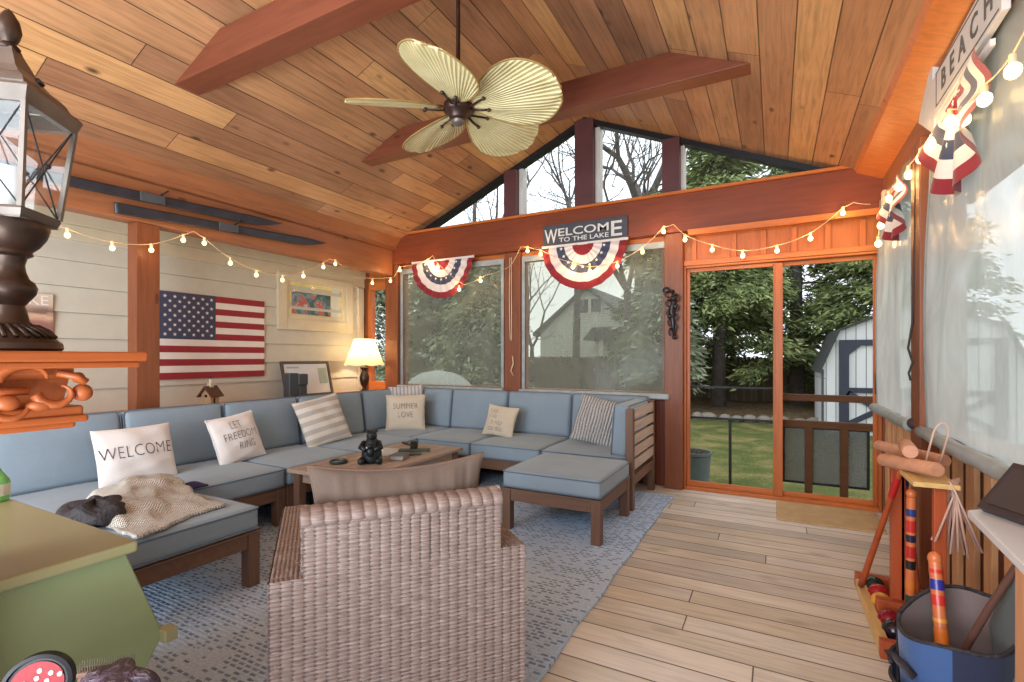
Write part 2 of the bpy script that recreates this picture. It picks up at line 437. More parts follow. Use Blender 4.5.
MB().box(SX+.0, LX+.0, YB, W-.03, .775, .80).build('ledge', M['orange'], wl, bevel=.004)
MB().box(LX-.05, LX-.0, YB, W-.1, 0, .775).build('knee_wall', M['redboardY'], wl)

# small house window in the siding
w3 = sroot('window_3', 'small cream framed house window with a picture behind it')
yA, yB, zA, zB = 3.60, 4.70, 1.56, 2.21
g = MB().frame('X', SX, SX+.045, yA, yB, zA, zB, .12, .11, .13, .08)
g.build('casing', M['cream'], w3, bevel=.005)
g = MB(); a, b, c_, d = yA+.12, yB-.11, zA+.13, zB-.08
g.frame('X', SX-.0, SX+.03, a, b, c_, d, .035, .06, .05, .02)
g.build('sash', M['cream'], w3, bevel=.004)
n = NT('picture_art'); P = n.coords()
f = n.noise(n.vec(P[1], P[2]), 4.5, 3, .5, 1.2)
art = n.ramp(f, [(.0, srgb(60, 84, 74)), (.42, srgb(78, 104, 110)), (.5, srgb(120, 142, 160)), (.56, srgb(196, 84, 62)), (.64, srgb(190, 160, 160)), (.72, srgb(238, 228, 150)), (1, srgb(120, 140, 150))], 'CONSTANT')
M['art'] = n.bsdf(art, .3)
MB().box(SX+.0, SX+.022, a+.07, b-.24, c_+.06, d-.09).build('hung_picture', M['art'], w3)
MB().box(SX-.014, SX+.018, a, b, c_, d).build('lit_room_backing', plain('pale_yellow_lit_room', srgb(232, 214, 140), .4), w3, label='pale yellow backing coloured like a lit room')  # flat backing, the glow of a lit room is put into its yellow
MB().box(SX+.0, SX+.021, b-.22, b-.10, c_+.05, d-.02).build('curtain', M['white'], w3)
MB().box(SX+.024, SX+.026, a+.035, b-.06, c_+.05, d-.02).build('pane', M['glass'], w3)

# sliding door
sd = sroot('door_1', 'cedar framed sliding patio door with a screen')
DZ = 2.105
def fr(x0, x1, y0, y1, z0, z1, s0, s1, r0, r1):
    MB().box(x0, x0+s0, y0, y1, z0, z1).box(x1-s1, x1, y0, y1, z0, z1).build('stile', M['orangeZ'], sd, bevel=.004)
    MB().box(x0+s0, x1-s1, y0, y1, z0, z0+r0).box(x0+s0, x1-s1, y0, y1, z1-r1, z1).build('rail', M['orange'], sd, bevel=.004)
fr(-.76, .758, W-.05, W+.06, 0, DZ, .018, .018, .03, .02)
fr(-.742, .02, W-.01, W+.02, .03, DZ-.02, .03, .035, .05, .035)
fr(-.015, .740, W+.025, W+.055, .03, DZ-.02, .075, .03, .04, .035)
MB().box(.0, .06, W-.03, W+.02, .03, DZ-.03).build('meeting_stile', M['orangeZ'], sd, bevel=.004)
M['clear'] = screenmat('door_screen', .92)
MB().box(-.712, -.015, W+.004, W+.008, .08, DZ-.055).build('pane', M['clear'], sd)
MB().box(.06, .71, W+.036, W+.040, .07, DZ-.055).build('pane', M['clear'], sd)
MB().box(.715, .73, W-.03, W-.01, .95, 1.12).build('door_handle', M['black'], sd)
# guard outside the door
def pz(y_, zc): return 1.25-(y_-357)*zc/493
g = MB().box(-.72, .03, W+.12, W+.15, .953, .972).box(-.72, .03, W+.12, W+.15, .655, .675).box(-.385, -.36, W+.12, W+.145, -.05, .66)
gr = g.build('guard_rail', M['black'], None, bevel=.002); tag(gr, 'thin black metal guard rail outside the left door panel', 'railing')
wg = thing('stair_gate', 'brown wooden gate with two posts and a black mesh panel outside the door', 'gate', (0.4, W+.25, -.1))
brn = wood('gate_brown', srgb(98, 62, 30), 'X', .6, knots=False)
MB().box(.0, .86, W+.2, W+.24, .855, .915).build('rail', brn, wg, world=True, bevel=.004)
MB().box(.0, .86, W+.2, W+.24, .615, .68).build('rail', brn, wg, world=True, bevel=.004)
for a in (.235, .50):
    MB().box(a, a+.06, W+.2, W+.24, -.05, .62).build('post', brn, wg, world=True, bevel=.003)
mp = MB().frame('Y', W+.26, W+.28, .06, .72, .10, .62, .02, .02, .02, .02).build('mesh_frame', M['black'], wg, world=True)
n = NT('grey_mesh'); t = n.node('ShaderNodeBsdfTransparent'); d_ = n.node('ShaderNodeBsdfDiffuse'); d_.inputs[0].default_value = srgb(128, 134, 130)+(1,)
mx = n.node('ShaderNodeMixShader'); v = n.objvec((1, 1, 1)); ns = n.noise(v, 160, 1)
n.link(n.ramp(ns, [(.42, (.45,)*3), (.58, (.95,)*3)]), mx.inputs[0]); n.link(t.outputs[0], mx.inputs[1]); n.link(d_.outputs[0], mx.inputs[2]); n.link(mx.outputs[0], n.out.inputs[0])
MB().box(.08, .70, W+.268, W+.272, .12, .60).build('mesh', n.mat, mp, world=True)
# ================================================================== SHADES
M['vinyl'] = film('clear_vinyl_shade', (.54, .55, .46), .34, (.38, .39, .32), gl=.004, bump=.3, rough=.12, trans=.3)
M['vinylW'] = film('frosted_vinyl_shade', (.75, .78, .74), .72, (.66, .70, .66), gl=.10, bump=.5, rough=.2, trans=.6)
M['hem'] = plain('grey_vinyl_hem', srgb(150, 158, 158), .35, var=.2, vscale=9, bump=.4, bscale=30)
M['cord'] = plain('cord_dark', srgb(52, 46, 42), .7)
M['cordw'] = plain('cord_white', srgb(220, 205, 180), .6)
rnd = random.Random(3)
def shade_far(x0, x1, label):
    t = thing('roll_down_shade', label, 'shade', ((x0+x1)/2, W-.045, .87), 0, 'roll-down shades')
    def f(u, v):
        x = x0+(x1-x0)*u; z = .90+1.45*v
        return (x, W-.052+.008*math.sin(u*9+v*3)*(1-v), z)
    s = MB().grid(f, 14, 12).build('vinyl_sheet', M['vinyl'], t, world=True, smooth=180)
    b = MB()
    for a in (x0, x1-.035): MB().box(a, a+.035, W-.068, W-.058, .902, 2.36).build('edge_band', M['hem'], t, world=True)
    MB().box(x0+.036, x1-.036, W-.068, W-.058, 2.30, 2.36).build('top_band', M['hem'], t, world=True)
    MB().box(x0-.01, x1+.02, W-.135, W-.072, .845, .90).build('hem_bar', M['hem'], t, world=True, bevel=.012)
    return t
shade_far(-4.20, -2.70, 'clear vinyl roll shade with the mottled view, left of the middle far post')
shade_far(-2.47, -.90, 'clear vinyl roll shade showing a white house, beside the sliding door')
def shade_right(y0, y1, label, bulge):
    t = thing('roll_down_shade', label, 'shade', (RX-.04, (y0+y1)/2, .85), 0, 'roll-down shades')
    def f(u, v):
        y = y0+(y1-y0)*u; z = .88+1.60*v
        return (RX-.018-.5*bulge*math.sin(PI*min(1, v*1.15+.05))*.3*(1+.3*math.sin(u*7))-.022*(1-v)-.006*math.sin(u*31+v*4), y, z)
    MB().grid(f, 40, 20).build('vinyl_sheet', M['vinylW'], t, world=True, smooth=180)
    pts = [(RX-.060+.004*math.sin(i*.5), y0+(y1-y0)*i/30, .852) for i in range(31)]
    MB().tube(pts, [.033+.002*math.sin(i*1.7) for i in range(31)], 12).build('rolled_hem', M['hem'], t, world=True, smooth=180)
    for yy in (y0, y1-.03):
        b = MB()
        p = [f((yy-y0+.015)/(y1-y0), k/10) for k in range(11)]
        b.tube([(q[0]-.003, yy+.015, q[2]) for q in p], .012, 6, flat=.3)
        b.build('edge_band', M['hem'], t, world=True, smooth=60)
    return t
shade_right(3.59, 4.80, 'frosted vinyl shade nearer the sliding door with a rolled grey hem', .06)
shade_right(1.32, 3.345, 'frosted vinyl shade above the white shelf with a rolled grey hem', .08)
shade_right(-.9, 1.12, 'frosted vinyl shade behind the white shelf', .08)
c = MB().tube([(RX-.06, 3.46, 2.42), (RX-.065, 3.47, 1.9), (RX-.07, 3.49, 1.45), (RX-.085, 3.52, 1.30), (RX-.08, 3.44, 1.22), (RX-.09, 3.48, 1.16), (RX-.085, 3.46, 1.12)], .006, 6)
o = c.build('shade_cord', M['cord'], smooth=180); tag(o, 'dark pull cord knotted on the right wall post', 'cord')
c = MB().tube([(RX-.045, 3.5, 1.10), (RX-.05, 3.51, .9)], .004, 6).ball((RX-.06, 3.52, .875), .032, 8)
o = c.build('shade_cord', M['cord'], smooth=180); tag(o, 'short cord with a round black knob at the foot of the right wall post', 'cord')
def hookcord(x, z0, z1, lab):
    c = MB().tube([(x, W-.085, z0), (x-.01, W-.085, (z0+z1)/2), (x+.002, W-.085, z1+.03), (x+.015, W-.085, z1), (x+.022, W-.085, z1+.04), (x+.018, W-.085, z0)], .004, 5)
    tag(c.build('shade_cord', M['cordw'], smooth=180), lab, 'cord')
hookcord(-2.61, 2.36, 1.43, 'pale looped shade cord on the middle far post')
hookcord(-3.35, 2.74, 2.50, 'short pale loop of cord hanging on the far beam above the left bunting')
c = MB().tube([(-2.58, W-.08, 1.26), (-2.56, W-.1, 1.18), (-2.59, W-.1, 1.1), (-2.57, W-.08, 1.04)], .006, 6)
tag(c.build('cord_cleat', M['cordw'], smooth=180), 'small cleat hook low on the middle far post', 'hook')

# ================================================================== FLOOR ITEMS
n = NT('blue_woven_rug'); P = n.coords()
ax = n.m('DIVIDE', P[0], .042); ay = n.m('DIVIDE', P[1], .024)
ix = n.m('FLOOR', ax); iy = n.m('FLOOR', ay)
fx = n.m('SUBTRACT', ax, ix)
off = n.m('MULTIPLY', n.m('MODULO', n.m('ABSOLUTE', iy), 2.0), .5)
ax2 = n.m('ADD', ax, off); ix2 = n.m('FLOOR', ax2); fx2 = n.m('SUBTRACT', ax2, ix2); fy2 = n.m('SUBTRACT', ay, iy)
r = n.white(n.vec(ix2, iy, 1.0)); big = n.noise(n.vec(P[0], P[1], 0.0), 2.6, 4, .65, .5)
rowr = n.white(n.vec(3.0, iy, 5.0)); colr = n.white(n.vec(n.m('FLOOR', ax), 4.0, 5.0))
thr = n.m('ADD', n.m('ADD', n.m('MULTIPLY', big, .55), .22), n.m('MULTIPLY', rowr, .25))
dash = n.m('MULTIPLY', n.m('GREATER_THAN', n.m('ADD', n.m('MULTIPLY', r, .55), n.m('MULTIPLY', colr, .2)), n.m('SUBTRACT', .92, n.m('MULTIPLY', thr, .85))), n.m('LESS_THAN', n.m('ABSOLUTE', n.m('SUBTRACT', fx2, .5)), .36))
dash = n.m('MULTIPLY', dash, n.m('LESS_THAN', n.m('ABSOLUTE', n.m('SUBTRACT', fy2, .5)), .26))
basec = n.ramp(big, [(.3, srgb(160, 188, 218)), (.5, srgb(180, 204, 230)), (.7, srgb(194, 212, 232))])
fine = n.noise(n.vec(n.m('MULTIPLY', P[0], 60.0), n.m('MULTIPLY', P[1], 200.0), 0.0), 1.0, 2)
basec = n.mix(.5, basec, n.ramp(fine, [(.3, srgb(138, 166, 202)), (.65, srgb(206, 224, 244))]))
cc = n.mix(n.m('MULTIPLY', dash, .75), basec, n.ramp(n.white(n.vec(iy, ix2, 2.0)), [(0, srgb(70, 92, 128)), (1, srgb(112, 134, 166))]))
hh = n.m('MULTIPLY', n.m('SINE', n.m('MULTIPLY', fx, PI)), n.m('SINE', n.m('MULTIPLY', fy2, PI)))
M['rug'] = n.bsdf(cc, .95, 0, hh, .7, .006, .1)
rg = MB(); 
def rf(u, v):
    x = -4.05+3.25*u; y = .35+4.19*v
    return (x+.006*math.sin(v*40)*(1 if u in (0, 1) else 0), y+.012*math.sin(u*23)*(1 if v == 1 else 0), .012)
rg.grid(rf, 24, 60)
o = rg.build('area_rug', M['rug'], solid=.014); tag(o, 'large blue and white woven rug under the sectional seating', 'rug')
n = NT('coir'); f = n.noise(n.objvec(), 140, 3); g_ = n.noise(n.objvec(), 8, 3)
M['coir'] = n.bsdf(n.mix(.5, n.ramp(f, [(.3, srgb(158, 130, 92)), (.7, srgb(214, 186, 142))]), n.ramp(g_, [(.3, srgb(170, 144, 106)), (.7, srgb(200, 174, 132))])), 1, 0, f, .8, .006, .1)
o = MB().box(.01, .70, 4.29, 4.84, 0.0, .014).build('doormat', M['coir'], bevel=.005); tag(o, 'tan coir doormat on the deck before the sliding door', 'doormat')

# ================================================================== SOFA
def cushion(x0, x1, y0, y1, z0, z1, r=.03, puff=.02, axis=2, mb=None, wr=0.0, seed=0):
    mb = mb or MB(); H = ((x1-x0)/2, (y1-y0)/2, (z1-z0)/2); C = ((x0+x1)/2, (y0+y1)/2, (z0+z1)/2)
    def ticks(h):
        inn = h-r
        return [-h, -h+.25*r, -h+.6*r, -inn]+[inn*(2*k/6-1) for k in range(1, 6)]+[inn, h-.6*r, h-.25*r, h]
    T = [ticks(h) for h in H]; rs = random.Random(seed); ph = [rs.uniform(0, 6) for _ in range(6)]
    def mp(p):
        q = [max(-(H[i]-r), min(H[i]-r, p[i])) for i in range(3)]
        d = Vector([p[i]-q[i] for i in range(3)])
        if d.length > 1e-9: d = d.normalized()*r
        o = [q[i]+d[i] for i in range(3)]
        a, b = [i for i in range(3) if i != axis]
        k = (1-(p[a]/H[a])**2)*(1-(p[b]/H[b])**2)
        sg = 1 if p[axis] > 0 else -1
        if abs(p[axis]) > H[axis]*.5:
            o[axis] += sg*(puff*k**.6+wr*k**.3*math.sin(p[a]*17+ph[0])*math.sin(p[b]*13+ph[1])+wr*k*math.sin((p[a]+p[b])*29+ph[2]))
        return (o[0]+C[0], o[1]+C[1], o[2]+C[2])
    for ax_ in range(3):
        a, b = [i for i in range(3) if i != ax_]
        for sg in (-1, 1):
            vs = []; na, nb = len(T[a]), len(T[b])
            for j in range(nb):
                for i in range(na):
                    p = [0, 0, 0]; p[a] = T[a][i]; p[b] = T[b][j]; p[ax_] = sg*H[ax_]; vs.append(mp(p))
            mb.add(vs, [(j*na+i, j*na+i+1, (j+1)*na+i+1, (j+1)*na+i) for j in range(nb-1) for i in range(na-1)])
    return mb
def pipe_loop(x0, x1, y0, y1, z, r=.03, axis=2, rad=.0045):
    pts = []
    rr = r*.9
    for cx_, cy_, a0 in ((x1-rr, y1-rr, 0), (x0+rr, y1-rr, 90), (x0+rr, y0+rr, 180), (x1-rr, y0+rr, 270)):
        for k in range(4):
            a = math.radians(a0+30*k); pts.append((cx_+rr*math.cos(a), cy_+rr*math.sin(a)))
    P3 = {2: lambda p: (p[0], p[1], z), 1: lambda p: (p[0], z, p[1]), 0: lambda p: (z, p[0], p[1])}[axis]
    return [P3(p) for p in pts]
def weld(o):
    bm = bmesh.new(); bm.from_mesh(o.data); bmesh.ops.remove_doubles(bm, verts=bm.verts, dist=1e-4); bmesh.ops.recalc_face_normals(bm, faces=bm.faces); bm.to_mesh(o.data); bm.free()
def put_cushion(name, b, parent, axis, r=.03, puff=.02, wr=.002, seed=0, rot=None, mat='blue', label=None):
    x0, x1, y0, y1, z0, z1 = b
    c = cushion(*b, r=r, puff=puff, axis=axis, wr=wr, seed=seed).build(name, M[mat], parent, smooth=180, label=label); weld(c)
    p = MB()
    lo, hi = ((x0, x1), (y0, y1), (z0, z1))[axis]
    a, b_ = [((x0, x1), (y0, y1), (z0, z1))[i] for i in range(3) if i != axis]
    for zz in (lo+r*.35, hi-r*.35):
        p.tube(pipe_loop(a[0]-.001, a[1]+.001, b_[0]-.001, b_[1]+.001, zz, r, axis), .0042, 6, closed=True)
    p.build('piping', M['piping'], c, smooth=180)
    return c
D = .95
def module(label, w, loc, rz, seed, back=True, group='sectional sofa modules', legs=True, arm=False, backstart=0.0):
    t = thing('sofa_module', label, 'sofa section', loc, rz, group)
    put_cushion('seat_cushion', (.006, w-.006, -.01, D-.10, .30, .435), t, 2, seed=seed, r=.028, puff=.014)
    f = MB().box(.071, w-.071, .006, .036, .205, .285).box(.071, w-.071, D-.045, D-.012, .205, .285).box(.006, .036, .071, D-.076, .205, .285).box(w-.036, w-.006, .071, D-.076, .205, .285).box(.003, w-.003, .003, D-.08, .286, .299)
    f.build('frame', M['teakX'], t, bevel=.003)
    for x in (0, w-.07):
        for y in (.0, D-.075):
            MB().box(x, x+.07, y, y+.07, 0, .285 if y < .5 else .80).build('leg', M['teak'], t, bevel=.003)
    if back:
        s = MB()
        for k in range(4): s.box(.07, w-.07, D-.045, D-.02, .40+.105*k, .40+.105*k+.075)
        s.build('back_slats', M['teakX'], t, bevel=.002)
        th = math.radians(8)
        e = bpy.data.objects.new('back_cushion', None)
        bpy.data.objects.remove(e)
        c = put_cushion('back_cushion', (.004+backstart, w-.004, -.075, .075, 0, .44), t, 1, seed=seed+5, r=.035, puff=.028, wr=.004)
        c.location = (0, D-.17, .432); c.rotation_euler = (-th, 0, 0)
    return t
LXF = -3.18
module('blue cushioned sofa section partly behind the carved mantel', .70, (LXF, 1.02, 0), PI/2, 1)
module('blue cushioned sofa section with the WELCOME and freedom pillows side by side on it', .69, (LXF, 1.73, 0), PI/2, 2)
module('blue cushioned sofa section with the grey striped pillow, next to the coffee table', .70, (LXF, 2.43, 0), PI/2, 3)
module('blue cushioned sofa section at the far end of the left run, before the corner', .80, (LXF, 3.14, 0), PI/2, 4)
module('blue cushioned sofa section partly hidden at the left edge of the picture', .72, (LXF, .29, 0), PI/2, 9)
# corner
t = thing('sofa_module', 'blue corner sofa section holding the summer pillow under the table lamp', 'sofa section', (-4.13, 3.95, 0), 0, 'sectional sofa modules')
put_cushion('seat_cushion', (.10, .82, -.01, D-.10, .30, .435), t, 2, seed=11, puff=.014)
MB().box(.002, .818, .002, D-.08, .286, .299).build('frame', M['teakX'], t, bevel=.003)
for x in (0, .75):
    for y in (0, D-.075): MB().box(x, x+.07, y, y+.07, 0, .285 if x > .5 and y < .5 else .80).build('leg', M['teak'], t, bevel=.003)
c = put_cushion('back_cushion', (.12, .82, -.075, .075, 0, .44), t, 1, seed=21, r=.035, puff=.028, wr=.004); c.location = (0, D-.17, .432); c.rotation_euler = (math.radians(-8), 0, 0)
c = put_cushion('back_cushion', (-.075, .075, .02, .72, 0, .44), t, 0, seed=22, r=.035, puff=.028, wr=.004); c.location = (.16, 0, .432); c.rotation_euler = (0, math.radians(-8), 0)
module('blue cushioned sofa section under the left far shade, left of the small worded pillow', .73, (-3.30, 3.95, 0), 0, 12)
module('blue cushioned sofa section with the small worded pillow, in front of the middle far post', .735, (-2.565, 3.95, 0), 0, 13)
t = module('blue cushioned end section of the sofa with a slatted wooden arm and knit pillow', .77, (-1.825, 3.95, 0), 0, 14)
# arm
MB().box(.765, .825, -.03, .035, 0, .83).build('arm_post', M['teak'], t, bevel=.004); MB().box(.765, .825, .74, .80, 0, .845).build('arm_post', M['teak'], t, bevel=.004)
s = MB()
for k in range(5): s.box(.80, .822, .03, .75, .335+.103*k, .335+.103*k+.078)
s.build('arm_slats', M['slat'], t, bevel=.003)
MB().box(.775, .815, .036, .739, .205, .285).build('arm_rail', M['teakY'], t, bevel=.003)
c = put_cushion('arm_cushion', (-.07, .07, .04, .72, 0, .42), t, 0, seed=31, r=.03, puff=.02, wr=.003); c.location = (.685, 0, .435); c.rotation_euler = (0, math.radians(4), 0)
def bench(label, w, d, loc, seed):
    t = thing('ottoman', label, 'ottoman', loc, 0, 'cushioned ottomans')
    put_cushion('seat_cushion', (.0, w, .0, d, .305, .43), t, 2, seed=seed, r=.03, puff=.014)
    MB().box(.066, w-.066, .006, .034, .215, .29).box(.066, w-.066, d-.034, d-.006, .215, .29).box(.006, .034, .066, d-.066, .215, .29).box(w-.034, w-.006, .066, d-.066, .215, .29).box(-.004, w+.004, -.004, d+.004, .291, .303).build('frame', M['teakX'], t, bevel=.003)
    for x in (0, w-.065):
        for y in (0, d-.065): MB().box(x, x+.065, y, y+.065, 0, .2905).build('leg', M['teak'], t, bevel=.003)
    return t
bench('blue cushioned ottoman standing alone at the right by the slatted sofa arm', .73, .74, (-1.73, 3.09, 0.012), 41)
bench('blue cushioned ottoman holding the cream knit throw, beside the green desk', .70, .78, (-3.17, .94, 0.012), 42)
# ================================================================== COFFEE TABLE
t = thing('coffee_table', 'low wooden slatted coffee table in front of the left sofa run', 'table', (-2.77, 3.0, .012))
M['ctab'] = wood('greyed_teak', srgb(158, 136, 120), 'Y', .5, knots=False)
g = MB()
for k in range(6): g.box(-.315+.107*k, -.315+.107*k+.099, -.60, .60, .415, .438)
g.build('tabletop', M['ctab'], t, bevel=.003)
MB().box(-.32, -.30, -.62, .62, .415, .438).box(.32, .34, -.62, .62, .415, .438).box(-.32, .34, -.64, -.60, .41, .438).box(-.32, .34, .60, .64, .41, .438).build('top_frame', M['ctab'], t, bevel=.003)
MB().box(-.27, -.25, -.55, .55, .33, .41).box(.27, .29, -.55, .55, .33, .41).box(-.27, .29, -.57, -.55, .33, .41).box(-.27, .29, .55, .57, .33, .41).build('apron', M['ctab'], t, bevel=.003)
for x in (-.30, .25):
    for y in (-.60, .54): MB().box(x, x+.06, y, y+.06, 0, .412).build('leg', M['teak'], t, bevel=.003)
MB().box(-.27, .29, -.55, .55, .12, .14).build('lower_shelf', M['ctab'], t, bevel=.003)
# ================================================================== PILLOWS
def psurf(w, h, T, u, v, side, wr=0.0, ph=0, pin=.05):
    k = max(0, (1-u*u))**.5*max(0, (1-v*v))**.5
    x = w/2*u*(1-pin*(1-v*v)*u*u); z = h/2+h/2*v*(1-pin*(1-u*u)*v*v)
    y = side*(T*k**.85+wr*k**.5*(math.sin(7*u+3*v+ph)+.6*math.sin(11*v-4*u+ph*2)))
    return (x, y, z)
def pillow(label, w, h, T, loc, rot, mat, group, wr=.004, ph=0, pin=.05, lines=None, edge=None, name='throw_pillow', piping=None, pleats=False):
    t = thing(name, label, 'pillow', loc, rot, group)
    b = MB()
    N = 26 if not pleats else 60
    def F(u, v, s):
        uu = math.sin((u*2-1)*PI/2); vv = math.sin((v*2-1)*PI/2)
        p = psurf(w, h, T, uu, vv, s, wr, ph, pin)
        if pleats and vv > .1:
            k = (vv-.1)/.9; q = k*(1-vv**6)
            e = .012*q*sum(math.exp(-((uu-c_)/.035)**2)*(-1 if i % 2 else 1) for i, c_ in enumerate((-.7, -.5, -.38, .02, .10, .42, .6, .78)))
            p = (p[0], p[1]+s*e, p[2]-.012*k*(1-uu*uu))
        return p
    b.grid(lambda u, v: F(u, v, -1), N, N).grid(lambda u, v: F(u, v, 1), N, N)
    c = b.build('cover', mat, t, smooth=180); weld(c)
    if lines:
        tb = MB()
        for s, size, zz, xx in lines:
            vs, fs = text_mesh(s, size, 0.0, -.0012*size/.06, 1.05)
            # subdivide-free projection on to the front of the cover
            o = []
            for p in vs:
                x = p[0]+xx; z = zz+p[1]*1.35
                u = max(-.97, min(.97, x/(w/2*.98))); v = max(-.97, min(.97, (z-h/2)/(h/2*.98)))
                q = psurf(w, h, T, u, v, -1, wr, ph, 0)
                o.append((x, q[1]-.003, z))
            tb.add(o, fs)
        tb.build('lettering', M['ink'], t, label='dark printed lettering')
    if edge:
        e = MB(); rs = random.Random(ph)
        for k in range(edge[1]):
            for (u, v) in ((-1+2*k/edge[1], -1), (-1+2*k/edge[1], 1), (-1, -1+2*k/edge[1]), (1, -1+2*k/edge[1])):
                p = psurf(w, h, T, u, v, 1, 0, 0, pin)
                e.ball((p[0], p[1], p[2]), edge[0]*rs.uniform(.8, 1.2), 5)
        e.build('tassel_edging', mat, t, smooth=180)
    if piping:
        pts = []
        for k in range(30): pts.append(psurf(w, h, T, -1+2*k/30, 1, 1, 0, 0, pin))
        for k in range(20): pts.append(psurf(w, h, T, 1, 1-2*k/20, 1, 0, 0, pin))
        for k in range(30): pts.append(psurf(w, h, T, 1-2*k/30, -1, 1, 0, 0, pin))
        for k in range(20): pts.append(psurf(w, h, T, -1, -1+2*k/20, 1, 0, 0, pin))
        if pleats: pts = [(p[0], p[1], p[2]-.012*(max(0, (p[2]/h-.55)/.45))*(1-(p[0]/w*2)**2)) for p in pts]
        MB().tube(pts, .005, 6, closed=True).build('piping', piping, t, smooth=180)
    return t
def stripes(name, axis, pitch, ca, cb, w=.5, bump=.3):
    n = NT(name); P = n.coords(); i = {'X': 0, 'Z': 2}[axis]
    f = n.m('FRACT', n.m('DIVIDE', n.m('ADD', P[i], 2.0), pitch)); fz = n.noise(n.objvec(), 240, 2); bg = n.noise(n.objvec(), 9, 3)
    k = n.m('LESS_THAN', n.m('ADD', f, n.m('MULTIPLY', n.m('SUBTRACT', fz, .5), .25)), w)
    base = n.mix(k, ca, cb); base = n.mix(.35, base, n.ramp(fz, [(.3, sh(ca, .7)), (.7, sh(ca, 1.15))]))
    return n.bsdf(base, .95, 0, n.m('ADD', n.m('MULTIPLY', fz, .3), bg), bump, .008, .1)
M['stripeg'] = stripes('grey_stripe_cloth', 'Z', .085, srgb(214, 206, 194), srgb(158, 152, 146))
M['stripeb'] = stripes('ticking_stripe_cloth', 'X', .042, srgb(196, 190, 186), srgb(120, 124, 136), .4)
n = NT('knit_grey'); P = n.coords()
wv = n.m('SINE', n.m('ADD', n.m('MULTIPLY', P[0], 230.0), n.m('MULTIPLY', n.noise(n.objvec(), 6, 3), 9.0)))
nz = n.noise(n.objvec(), 110, 2)
M['knitg'] = n.bsdf(n.ramp(n.m('ADD', n.m('MULTIPLY', wv, .28), n.m('ADD', nz, -.0)), [(.2, srgb(112, 116, 120)), (.65, srgb(196, 194, 190))]), .95, 0, n.m('ADD', wv, nz), .8, .006, .1)
L = PI/2
G = 'throw pillows on the sectional sofa'
pillow('white pillow printed WELCOME, left of the freedom pillow', .46, .37, .065, (-3.61, 1.68, .44), (math.radians(-16), 0, L+.05), M['wht'], G, ph=1,
       lines=[('WELCOME', .083, .20, -.012)])
pillow('off-white tasselled pillow printed LET FREEDOM RING', .40, .37, .065, (-3.66, 2.415, .44), (math.radians(-18), math.radians(-6), L+.12), M['wht'], G, ph=2, edge=(.007, 40),
       lines=[('LET', .062, .285, -.02), ('FREEDOM', .062, .20, .0), ('RING', .062, .115, .03)])
pillow('large pillow with wide grey and cream horizontal stripes, behind the coffee table', .47, .45, .07, (-3.66, 3.27, .445), (math.radians(-20), math.radians(-9), L-.10), M['stripeg'], G, ph=3, edge=(.005, 50))
pillow('cream tasselled pillow printed SUMMER LOVE in the sofa corner', .42, .39, .065, (-3.60, 4.25, .44), (math.radians(-12), 0, math.radians(38)), M['oat'], G, ph=4, edge=(.008, 36),
       lines=[('SUMMER', .068, .26, 0), ('LOVE', .068, .165, 0)])
pillow('grey ticking striped pillow peeking out behind the summer pillow', .40, .42, .055, (-3.78, 4.50, .50), (math.radians(-8), math.radians(-4), math.radians(38)), M['stripeb'], G, ph=5)
pillow('small cream pillow with four short lines of print, leaning on the far sofa run', .34, .33, .055, (-2.49, 4.34, .44), (math.radians(-22), math.radians(6), math.radians(6)), M['oat'], G, ph=6, pin=.08,
       lines=[('nap.', .058, .262, -.07), ("i've", .058, .20, -.07), ('a nap', .058, .138, -.02), ('cardio.', .058, .075, -.02)])
pillow('grey cable knit pillow leaning beside the slatted sofa arm', .46, .46, .07, (-1.47, 4.33, .445), (math.radians(-26), math.radians(12), math.radians(8)), M['knitg'], G, ph=7)

# ================================================================== WICKER CHAIR
n = NT('wicker'); P = n.coords(); f = n.noise(n.objvec((1, 1, 6)), 16, 3); f2 = n.noise(n.objvec((3, 3, 60)), 6, 2)
cw = n.ramp(f2, [(.25, srgb(104, 88, 84)), (.5, srgb(130, 112, 104)), (.75, srgb(164, 148, 140))])
M['wick'] = n.bsdf(n.mix(.3, cw, n.ramp(f, [(.3, srgb(104, 86, 80)), (.7, srgb(150, 130, 120))])), .5, 0, None, spec=.4)
U = math.atan2(.577, .486)
ch = thing('wicker_armchair', 'taupe woven wicker armchair with its back to us, holding a tan lumbar pillow', 'chair', (-1.213, .871, .014), U)
PU, PV = .0295, .0122
def weave(u, v, ph=0):
    a = abs(math.sin(PI*u/PU)); row = math.floor(v/PV)
    k = a**.35*(1 if (math.floor(u/PU)+0) % 3 else .82)
    b = abs(math.sin(PI*v/PV))**.6
    o = 1.0 if (math.floor(u/PU)+row) % 4 else .7
    return k*b*o
def wpanel(mb, o, du, dv, nrm, lu, lv, amp=.008, u0=0.0, v0=0.0):
    o, du, dv, nrm = map(Vector, (o, du, dv, nrm))
    nu = int(lu/PU*10); nv = int(lv/PV*6); W_ = nu+1
    H = [[weave(u0+lu*i/nu, v0+lv*j/nv) for i in range(nu+1)] for j in range(nv+1)]
    vs = [tuple(o+du*(lu*i/nu)+dv*(lv*j/nv)+nrm*(amp*H[j][i])) for j in range(nv+1) for i in range(nu+1)]
    k = len(mb.v); mb.v += vs
    for j in range(nv):
        for i in range(nu):
            mb.f.append((k+j*W_+i, k+j*W_+i+1, k+(j+1)*W_+i+1, k+(j+1)*W_+i))
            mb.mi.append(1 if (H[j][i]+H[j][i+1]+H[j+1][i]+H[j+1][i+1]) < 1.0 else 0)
M['wgap'] = plain('wicker_gap_shade', srgb(84, 70, 68), .8)  # darker colour for the weave gaps, shade between strands painted in
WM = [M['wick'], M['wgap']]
CW, CD, AH, BH = .755, .74, .622, .80
